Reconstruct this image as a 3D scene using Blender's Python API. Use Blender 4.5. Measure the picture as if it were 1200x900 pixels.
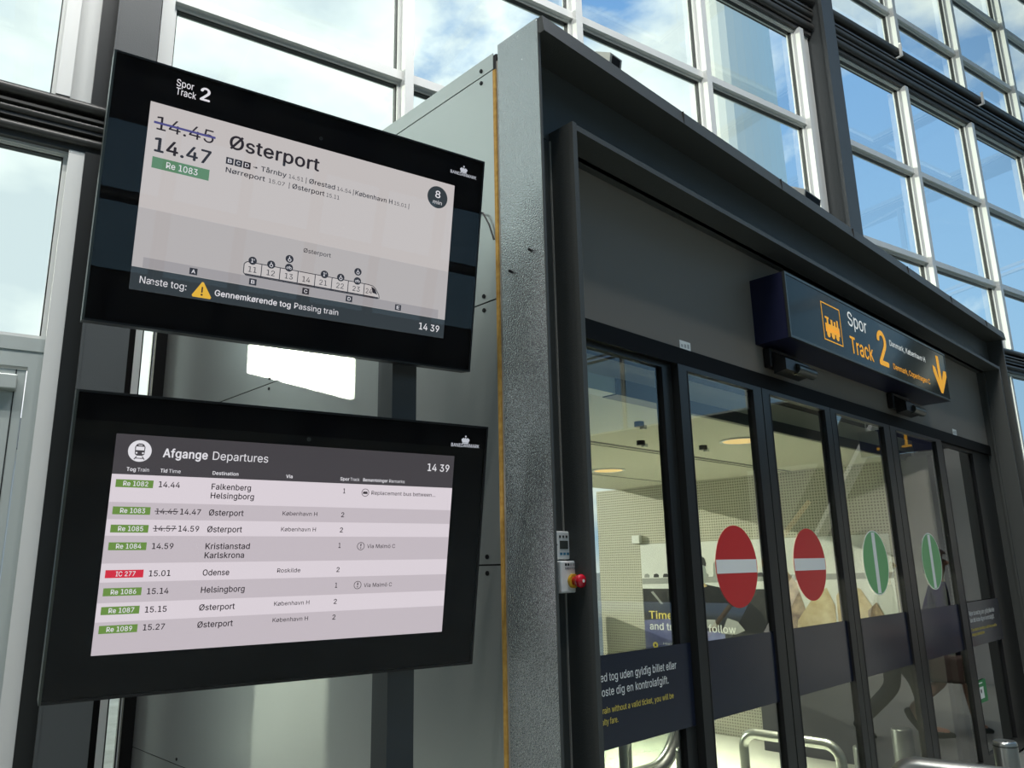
import bpy, bmesh, math, random
from math import radians as RAD, sin, cos, pi
from mathutils import Vector, Matrix
from mathutils.geometry import tessellate_polygon

random.seed(7)
for o in list(bpy.data.objects):
    bpy.data.objects.remove(o)
SC = bpy.context.scene
COL = SC.collection

# ------------------------------------------------------------------ camera
cam_d = bpy.data.cameras.new('camera')
cam_d.sensor_fit = 'HORIZONTAL'
cam_d.sensor_width = 36.0
cam_d.lens = 905.318 / 1200 * 36.0
cam_d.clip_start = 0.02
cam_d.clip_end = 2000
cam = bpy.data.objects.new('camera', cam_d)
COL.objects.link(cam)
_pitch, _roll, _a = RAD(13.3833), RAD(-1.2071), RAD(44.6295)
_fw = Vector((sin(_a) * cos(_pitch), cos(_a) * cos(_pitch), sin(_pitch)))
_r0 = Vector((cos(_a), -sin(_a), 0))
_u0 = _r0.cross(_fw)
_r = _r0 * cos(_roll) + _u0 * sin(_roll)
_u = -_r0 * sin(_roll) + _u0 * cos(_roll)
cam.matrix_world = Matrix(((_r.x, _u.x, -_fw.x, 0), (_r.y, _u.y, -_fw.y, 0), (_r.z, _u.z, -_fw.z, 1.6), (0, 0, 0, 1)))
SC.camera = cam

# ------------------------------------------------------------------ exposure, sky, sun
SC.view_settings.view_transform = 'Standard'
SC.view_settings.look = 'None'
SC.view_settings.gamma = 1.0
SC.view_settings.use_curve_mapping = False
SC.view_settings.exposure = 0.35
try:
    SC.cycles.transparent_max_bounces = 24
    SC.cycles.max_bounces = 10
    SC.cycles.glossy_bounces = 5
    SC.cycles.sample_clamp_indirect = 6.0
except Exception:
    pass
HALL_FILL_W = 260.0
SKY_STRENGTH = 1.0
SUN_ENERGY = 4.2
SUN_DIR = Vector((0.46, -0.90, -0.25)).normalized()      # the way the light travels

world = bpy.data.worlds.new('sky')
SC.world = world
world.use_nodes = True
nt = world.node_tree
nt.nodes.clear()
N = nt.nodes.new
L = nt.links.new
out = N('ShaderNodeOutputWorld')
bg = N('ShaderNodeBackground')
bg.inputs['Strength'].default_value = SKY_STRENGTH
tc = N('ShaderNodeTexCoord')
mp = N('ShaderNodeMapping')
mp.inputs['Scale'].default_value = (1.0, 1.0, 1.9)
mp.inputs['Location'].default_value = (0.35, 0.1, 0.0)
L(tc.outputs['Generated'], mp.inputs['Vector'])
n1 = N('ShaderNodeTexNoise')
n1.inputs['Scale'].default_value = 3.2
n1.inputs['Detail'].default_value = 9
n1.inputs['Roughness'].default_value = 0.56
n1.inputs['Distortion'].default_value = 0.25
L(mp.outputs['Vector'], n1.inputs['Vector'])
# the cloud bank is thickest towards the sun, thinner away from it
dt = N('ShaderNodeVectorMath'); dt.operation = 'DOT_PRODUCT'
L(tc.outputs['Generated'], dt.inputs[0])
dt.inputs[1].default_value = (-0.30, 0.95, 0.1)
ma = N('ShaderNodeMath'); ma.operation = 'MULTIPLY_ADD'
L(dt.outputs['Value'], ma.inputs[0])
ma.inputs[1].default_value = 0.34
ma.inputs[2].default_value = -0.085
ad = N('ShaderNodeMath'); ad.operation = 'ADD'
L(n1.outputs['Fac'], ad.inputs[0]); L(ma.outputs[0], ad.inputs[1])
cr = N('ShaderNodeValToRGB')
cr.color_ramp.elements[0].position = 0.455
cr.color_ramp.elements[0].color = (0, 0, 0, 1)
cr.color_ramp.elements[1].position = 0.585
cr.color_ramp.elements[1].color = (1, 1, 1, 1)
L(ad.outputs[0], cr.inputs['Fac'])
n2 = N('ShaderNodeTexNoise')
n2.inputs['Scale'].default_value = 5.0
n2.inputs['Detail'].default_value = 5
L(mp.outputs['Vector'], n2.inputs['Vector'])
cc = N('ShaderNodeValToRGB')
cc.color_ramp.elements[0].position = 0.36
cc.color_ramp.elements[0].color = (0.72, 0.78, 0.84, 1)
cc.color_ramp.elements[1].position = 0.60
cc.color_ramp.elements[1].color = (1.12, 1.14, 1.12, 1)
L(n2.outputs['Fac'], cc.inputs['Fac'])
sx = N('ShaderNodeSeparateXYZ')
L(tc.outputs['Generated'], sx.inputs[0])
bl = N('ShaderNodeValToRGB')
bl.color_ramp.elements[0].position = 0.0
bl.color_ramp.elements[0].color = (0.42, 0.62, 0.84, 1)
bl.color_ramp.elements[1].position = 0.75
bl.color_ramp.elements[1].color = (0.15, 0.33, 0.70, 1)
L(sx.outputs['Z'], bl.inputs['Fac'])
mx = N('ShaderNodeMixRGB')
L(cr.outputs['Color'], mx.inputs['Fac'])
L(bl.outputs['Color'], mx.inputs['Color1'])
L(cc.outputs['Color'], mx.inputs['Color2'])
L(mx.outputs['Color'], bg.inputs['Color'])
L(bg.outputs[0], out.inputs['Surface'])

sun_d = bpy.data.lights.new('sun', 'SUN')
sun_d.energy = SUN_ENERGY
sun_d.angle = RAD(0.55)
sun_d.color = (1.0, 0.93, 0.80)
sun = bpy.data.objects.new('sun', sun_d)
COL.objects.link(sun)
sun.rotation_euler = SUN_DIR.to_track_quat('-Z', 'Y').to_euler()
sun.location = (-6, 30, 14)


# ------------------------------------------------------------------ materials
def lin(c):
    return tuple(((v / 255) / 12.92 if v / 255 <= 0.04045 else ((v / 255 + 0.055) / 1.055) ** 2.4) for v in c) + (1,)


MATS = {}


def mat(name, rgb, rough=0.5, metal=0.0, spec=0.5, bump=None, emit=None, estr=1.0, coat=0.0, vary=None):
    m = bpy.data.materials.new(name)
    m.use_nodes = True
    t = m.node_tree
    b = t.nodes['Principled BSDF']
    b.inputs['Base Color'].default_value = lin(rgb)
    b.inputs['Roughness'].default_value = rough
    b.inputs['Metallic'].default_value = metal
    b.inputs['Specular IOR Level'].default_value = spec
    b.inputs['Coat Weight'].default_value = coat
    if emit:
        b.inputs['Emission Color'].default_value = lin(emit)
        b.inputs['Emission Strength'].default_value = estr
    tcn = None
    if bump or vary:
        tcn = t.nodes.new('ShaderNodeTexCoord')
    if bump:
        sc, st, det = bump
        nz = t.nodes.new('ShaderNodeTexNoise')
        nz.inputs['Scale'].default_value = sc
        nz.inputs['Detail'].default_value = det
        bp = t.nodes.new('ShaderNodeBump')
        bp.inputs['Strength'].default_value = st
        bp.inputs['Distance'].default_value = 0.004
        t.links.new(tcn.outputs['Object'], nz.inputs['Vector'])
        t.links.new(nz.outputs['Fac'], bp.inputs['Height'])
        t.links.new(bp.outputs['Normal'], b.inputs['Normal'])
    if vary:
        sc, lo, hi = vary
        nz = t.nodes.new('ShaderNodeTexNoise')
        nz.inputs['Scale'].default_value = sc
        nz.inputs['Detail'].default_value = 5
        rp = t.nodes.new('ShaderNodeValToRGB')
        rp.color_ramp.elements[0].position = 0.3
        rp.color_ramp.elements[1].position = 0.7
        rp.color_ramp.elements[0].color = lin(lo)
        rp.color_ramp.elements[1].color = lin(hi)
        t.links.new(tcn.outputs['Object'], nz.inputs['Vector'])
        t.links.new(nz.outputs['Fac'], rp.inputs['Fac'])
        t.links.new(rp.outputs['Color'], b.inputs['Base Color'])
    MATS[name] = m
    return m


def emis(name, rgb, s=0.76):
    """A lit pixel area of a screen or a lamp face."""
    m = bpy.data.materials.new(name)
    m.use_nodes = True
    t = m.node_tree
    t.nodes.clear()
    o_ = t.nodes.new('ShaderNodeOutputMaterial')
    e = t.nodes.new('ShaderNodeEmission')
    e.inputs['Color'].default_value = lin(rgb)
    e.inputs['Strength'].default_value = s
    t.links.new(e.outputs[0], o_.inputs['Surface'])
    MATS[name] = m
    return m


def glass(name, tint=(250, 252, 250), ior=1.5, rough=0.0, k=1.7):
    """Clear sheet glass: see-through with a fresnel reflection on each face."""
    m = bpy.data.materials.new(name)
    m.use_nodes = True
    t = m.node_tree
    t.nodes.clear()
    o_ = t.nodes.new('ShaderNodeOutputMaterial')
    tr = t.nodes.new('ShaderNodeBsdfTransparent')
    tr.inputs['Color'].default_value = lin(tint)
    gl = t.nodes.new('ShaderNodeBsdfGlossy')
    gl.inputs['Roughness'].default_value = rough
    fr = t.nodes.new('ShaderNodeFresnel')
    fr.inputs['IOR'].default_value = ior
    ge = t.nodes.new('ShaderNodeNewGeometry')
    mix = t.nodes.new('ShaderNodeMixShader')
    # faces seen from inside the sheet pass the light straight on
    mu = t.nodes.new('ShaderNodeMath'); mu.operation = 'SUBTRACT'
    mu.inputs[0].default_value = 1.0
    t.links.new(ge.outputs['Backfacing'], mu.inputs[1])
    m2 = t.nodes.new('ShaderNodeMath'); m2.operation = 'MULTIPLY'
    t.links.new(fr.outputs[0], m2.inputs[0]); t.links.new(mu.outputs[0], m2.inputs[1])
    m3 = t.nodes.new('ShaderNodeMath'); m3.operation = 'MULTIPLY'
    m3.inputs[1].default_value = k
    m3.use_clamp = True
    t.links.new(m2.outputs[0], m3.inputs[0])
    t.links.new(m3.outputs[0], mix.inputs[0])
    t.links.new(tr.outputs[0], mix.inputs[1])
    t.links.new(gl.outputs[0], mix.inputs[2])
    t.links.new(mix.outputs[0], o_.inputs['Surface'])
    MATS[name] = m
    return m


def tiles(name, rgb, joint, size, rough=0.4, jw=0.02):
    m = mat(name, rgb, rough)
    t = m.node_tree
    b = t.nodes['Principled BSDF']
    tcn = t.nodes.new('ShaderNodeTexCoord')
    br = t.nodes.new('ShaderNodeTexBrick')
    br.offset = 0.5
    br.inputs['Scale'].default_value = 1.0
    br.inputs['Brick Width'].default_value = size[0]
    br.inputs['Row Height'].default_value = size[1]
    br.inputs['Mortar Size'].default_value = jw
    br.inputs['Color1'].default_value = lin(rgb)
    br.inputs['Color2'].default_value = lin(tuple(min(255, int(c * 0.94)) for c in rgb))
    br.inputs['Mortar'].default_value = lin(joint)
    t.links.new(tcn.outputs['Object'], br.inputs['Vector'])
    t.links.new(br.outputs['Color'], b.inputs['Base Color'])
    return m


def perforated(name):
    """Pale sheet steel with a fine square grid of punched holes."""
    m = mat(name, (186, 184, 168), 0.45)
    t = m.node_tree
    b = t.nodes['Principled BSDF']
    tcn = t.nodes.new('ShaderNodeTexCoord')
    sep = t.nodes.new('ShaderNodeSeparateXYZ')
    t.links.new(tcn.outputs['Object'], sep.inputs[0])
    sq = []
    for ax in ('Y', 'Z'):
        k = t.nodes.new('ShaderNodeMath'); k.operation = 'MULTIPLY'; k.inputs[1].default_value = 1 / 0.027
        t.links.new(sep.outputs[ax], k.inputs[0])
        f = t.nodes.new('ShaderNodeMath'); f.operation = 'FRACT'
        t.links.new(k.outputs[0], f.inputs[0])
        s = t.nodes.new('ShaderNodeMath'); s.operation = 'SUBTRACT'; s.inputs[1].default_value = 0.5
        t.links.new(f.outputs[0], s.inputs[0])
        p = t.nodes.new('ShaderNodeMath'); p.operation = 'POWER'; p.inputs[1].default_value = 2
        t.links.new(s.outputs[0], p.inputs[0])
        sq.append(p)
    a = t.nodes.new('ShaderNodeMath'); a.operation = 'ADD'
    t.links.new(sq[0].outputs[0], a.inputs[0]); t.links.new(sq[1].outputs[0], a.inputs[1])
    g = t.nodes.new('ShaderNodeMath'); g.operation = 'LESS_THAN'; g.inputs[1].default_value = 0.075
    t.links.new(a.outputs[0], g.inputs[0])
    x = t.nodes.new('ShaderNodeMixRGB')
    x.inputs['Color1'].default_value = lin((190, 188, 172))
    x.inputs['Color2'].default_value = lin((120, 118, 100))
    t.links.new(g.outputs[0], x.inputs['Fac'])
    t.links.new(x.outputs['Color'], b.inputs['Base Color'])
    return m


M = MATS
mat('portal_paint', (66, 69, 67), 0.5, 0.0, 0.35, bump=(160, 0.25, 2))
mat('portal_side_paint', (200, 206, 206), 0.20, 0.9, 0.6, bump=(150, 0.7, 2))
mat('bulkhead_paint', (122, 117, 108), 0.6, 0.0, 0.3)
mat('black_profile', (13, 13, 13), 0.6, 0.0, 0.1)
mat('door_profile', (40, 42, 41), 0.35, 0.3)
mat('sheet_metal', (204, 210, 206), 0.31, 0.85, 0.5, bump=(240, 0.12, 2))
mat('edge_foam', (196, 152, 70), 0.8, vary=(40, (176, 132, 56), (208, 166, 84)))
mat('dark_gap', (18, 16, 14), 0.9)
mat('sealant', (150, 148, 140), 0.9, bump=(120, 0.8, 3))
mat('screw_black', (22, 22, 24), 0.4, 0.5)
mat('column_paint', (68, 72, 73), 0.40, 0.1, bump=(120, 0.12, 2))
mat('beam_paint', (66, 66, 64), 0.35, 0.15)
mat('aluminium', (206, 209, 206), 0.42, 0.15)
mat('door_aluminium', (178, 186, 182), 0.4, 0.35)
mat('roof_paint', (120, 122, 124), 0.8)
mat('wall_paint', (150, 152, 150), 0.8)
mat('dark_wall', (34, 35, 38), 0.8)
tiles('hall_floor', (124, 128, 122), (128, 132, 128), (0.9, 0.6), 0.28, 0.008)
mat('pavement', (158, 156, 148), 0.9, vary=(3, (142, 140, 132), (172, 170, 162)))
glass('window_glass', (240, 247, 244), 1.45)
glass('door_glass', (226, 232, 226), 1.55)
glass('screen_glass', (250, 250, 252), 1.5, k=0.85)
perforated('perforated_steel')
mat('inner_ceiling', (214, 212, 196), 0.6)
mat('pale_cladding', (206, 208, 196), 0.45)
mat('housing_black', (10, 11, 13), 0.35)
mat('bezel_black', (2, 3, 5), 0.6, spec=0.1)
mat('steel', (176, 178, 172), 0.28, 0.95)
mat('dark_steel', (86, 90, 86), 0.35, 0.9)
mat('rubber', (16, 16, 17), 0.45)
mat('navy_film', (24, 30, 46), 0.22, 0.0, 0.6)
mat('navy_paint', (16, 20, 48), 0.35)
mat('sign_face', (22, 34, 33), 0.10, 0.0, 0.15)
mat('white_print', (232, 234, 228), 0.5)
mat('yellow_print', (244, 176, 40), 0.5)
mat('pale_yellow_print', (226, 206, 90), 0.5)
mat('sign_red', (196, 36, 38), 0.35)
mat('sign_green', (98, 168, 104), 0.35)
mat('exit_green', (24, 128, 66), 0.4)
mat('plastic_white', (226, 228, 224), 0.4)
mat('plastic_grey', (168, 170, 166), 0.45)
mat('lcd', (70, 74, 70), 0.2)
mat('button_red', (196, 22, 44), 0.25, coat=0.5)
mat('button_yellow', (216, 170, 44), 0.4)
mat('print_black', (28, 28, 30), 0.6)
mat('print_blue', (60, 120, 150), 0.5)
mat('poster_white', (226, 228, 224), 0.35)
mat('poster_grey', (150, 152, 150), 0.35)
mat('poster_dark', (46, 46, 46), 0.3, vary=(6, (36, 36, 37), (62, 61, 60)))
mat('poster_black', (26, 26, 28), 0.3)
mat('poster_blue', (84, 88, 138), 0.35, vary=(5, (64, 68, 116), (120, 124, 164)))
mat('poster_skin', (150, 158, 156), 0.35)
mat('poster_beige', (206, 186, 136), 0.4, vary=(9, (178, 154, 100), (222, 206, 164)))
mat('poster_brown', (140, 112, 92), 0.4, vary=(12, (92, 70, 60), (190, 168, 140)))
mat('lamp_housing', (150, 152, 148), 0.5)
emis('lamp_warm', (255, 214, 150), 1.3)
emis('fill_lamp_white', (255, 244, 226), 4.0)
mat('tower_white', (232, 230, 220), 0.7)
mat('house_wall', (214, 214, 206), 0.8)
mat('house_roof', (150, 146, 140), 0.8)
mat('tan_rail', (206, 172, 132), 0.5)
mat('skin', (206, 158, 132), 0.55)
mat('cloth_dark', (34, 37, 40), 0.9)
mat('cloth_navy', (26, 30, 58), 0.9)
mat('cloth_purple', (62, 40, 104), 0.85)
mat('hair_grey', (112, 112, 110), 0.8)
mat('hair_brown', (62, 46, 38), 0.7)
mat('leather_black', (16, 16, 18), 0.4)
mat('bag_brown', (74, 56, 48), 0.7)
mat('sign_yellow', (244, 176, 40), 0.5, emit=(255, 176, 32), estr=0.28)
mat('sign_white', (232, 234, 228), 0.5, emit=(235, 238, 235), estr=0.25)
# lit screen colours
emis('lit_paper', (206, 200, 196))
emis('lit_paper2', (232, 222, 226))
emis('lit_row', (207, 197, 201))
emis('lit_platform', (168, 164, 164))
emis('lit_band', (190, 185, 182))
emis('lit_header', (74, 71, 74))
emis('lit_bar', (58, 66, 70))
emis('lit_ink', (48, 46, 52))
emis('lit_ink2', (44, 36, 42))
emis('lit_white', (238, 236, 238))
emis('lit_green', (98, 142, 108))
emis('lit_olive', (112, 150, 72))
emis('lit_red', (220, 52, 72))
emis('lit_amber', (238, 190, 70))
emis('lit_blue', (84, 84, 140))
emis('lit_logo', (200, 204, 210))


# ------------------------------------------------------------------ builders
class MB:
    """Collects shapes and links them as ONE mesh object."""

    def __init__(self):
        self.v, self.f, self.mi, self.sm, self.ms = [], [], [], [], []

    def m(self, name):
        if name not in self.ms:
            self.ms.append(name)
        return self.ms.index(name)

    def add(self, verts, faces, mt, X=None, smooth=False):
        k = len(self.v)
        i = self.m(mt)
        for p in verts:
            p = Vector(p)
            self.v.append(tuple(X @ p) if X is not None else tuple(p))
        for f in faces:
            self.f.append([k + j for j in f])
            self.mi.append(i)
            self.sm.append(smooth)
        return self

    def box(self, a, b, mt, X=None, bev=0.0):
        x0, x1 = sorted((a[0], b[0])); y0, y1 = sorted((a[1], b[1])); z0, z1 = sorted((a[2], b[2]))
        if bev > 0:
            bm = bmesh.new()
            bmesh.ops.create_cube(bm, size=1)
            for v in bm.verts:
                v.co = Vector(((x0 + x1) / 2 + v.co.x * (x1 - x0), (y0 + y1) / 2 + v.co.y * (y1 - y0), (z0 + z1) / 2 + v.co.z * (z1 - z0)))
            bmesh.ops.bevel(bm, geom=list(bm.edges), offset=bev, segments=2, affect='EDGES', profile=0.5)
            bm.verts.index_update()
            self.add([v.co.copy() for v in bm.verts], [[v.index for v in f.verts] for f in bm.faces], mt, X)
            bm.free()
            return self
        V = [(x0, y0, z0), (x1, y0, z0), (x1, y1, z0), (x0, y1, z0), (x0, y0, z1), (x1, y0, z1), (x1, y1, z1), (x0, y1, z1)]
        F = [(0, 3, 2, 1), (4, 5, 6, 7), (0, 1, 5, 4), (1, 2, 6, 5), (2, 3, 7, 6), (3, 0, 4, 7)]
        return self.add(V, F, mt, X)

    def prism(self, pts, z0, z1, mt, X=None):
        """2-D outline (x, y) pushed from z0 to z1."""
        n = len(pts)
        ar = sum(pts[i][0] * pts[(i + 1) % n][1] - pts[(i + 1) % n][0] * pts[i][1] for i in range(n))
        if ar < 0:
            pts = pts[::-1]
        V = [(p[0], p[1], z0) for p in pts] + [(p[0], p[1], z1) for p in pts]
        F = [list(range(n))[::-1], list(range(n, 2 * n))] + [(i, (i + 1) % n, n + (i + 1) % n, n + i) for i in range(n)]
        return self.add(V, F, mt, X)

    def disc(self, cx, cy, r, z0, z1, mt, X=None, n=40, ry=None):
        ry = ry or r
        return self.prism([(cx + r * cos(2 * pi * i / n), cy + ry * sin(2 * pi * i / n)) for i in range(n)], z0, z1, mt, X)

    def ring(self, cx, cy, r, w, z0, z1, mt, X=None, n=40):
        V, F = [], []
        for i in range(n):
            c_, s_ = cos(2 * pi * i / n), sin(2 * pi * i / n)
            V += [(cx + r * c_, cy + r * s_, z1), (cx + (r - w) * c_, cy + (r - w) * s_, z1),
                  (cx + r * c_, cy + r * s_, z0), (cx + (r - w) * c_, cy + (r - w) * s_, z0)]
        for i in range(n):
            a, b = 4 * i, 4 * ((i + 1) % n)
            F += [(a, b, b + 1, a + 1), (a + 2, a + 3, b + 3, b + 2), (a, a + 2, b + 2, b), (a + 1, b + 1, b + 3, a + 3)]
        return self.add(V, F, mt, X)

    def tube(self, pts, r, mt, n=14, X=None, radii=None, caps=True):
        pts = [Vector(p) for p in pts]
        V, F = [], []
        ref = None
        for i, p in enumerate(pts):
            d = (pts[min(i + 1, len(pts) - 1)] - pts[max(i - 1, 0)]).normalized()
            if ref is None:
                ref = d.orthogonal().normalized()
            ref = (ref - d * ref.dot(d)).normalized()
            b_ = d.cross(ref)
            rr = radii[i] if radii else r
            for k in range(n):
                t_ = 2 * pi * k / n
                V.append(p + (ref * cos(t_) + b_ * sin(t_)) * rr)
        for i in range(len(pts) - 1):
            for k in range(n):
                a, b = i * n + k, i * n + (k + 1) % n
                F.append((a, b, b + n, a + n))
        self.add(V, F, mt, X, smooth=True)
        if caps:
            self.add([V[k] for k in range(n)], [list(range(n))[::-1]], mt, X)
            self.add([V[(len(pts) - 1) * n + k] for k in range(n)], [list(range(n))], mt, X)
        return self

    def text(self, s, x, y, w, cap, mt, X=None, z=0.0, bold=0.0, depth=0.0):
        vs, fs, x0, wid, caph = glyphs(s, bold)
        sy = cap / caph
        sx_ = (w / wid) if w else sy
        V = [((p[0] - x0) * sx_ + x, p[1] * sy + y, z + p[2]) for p in vs]
        return self.add(V, fs, mt, X)

    def build(self, name, parent=None, kind=None, label=None, cat=None, group=None):
        me = bpy.data.meshes.new(name)
        me.from_pydata(self.v, [], self.f)
        for n_ in self.ms:
            me.materials.append(MATS[n_])
        me.polygons.foreach_set('material_index', self.mi)
        me.polygons.foreach_set('use_smooth', self.sm)
        me.update()
        o = bpy.data.objects.new(name, me)
        COL.objects.link(o)
        if parent is not None:
            o.parent = parent
        tag(o, label, cat, group, kind)
        return o


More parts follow.
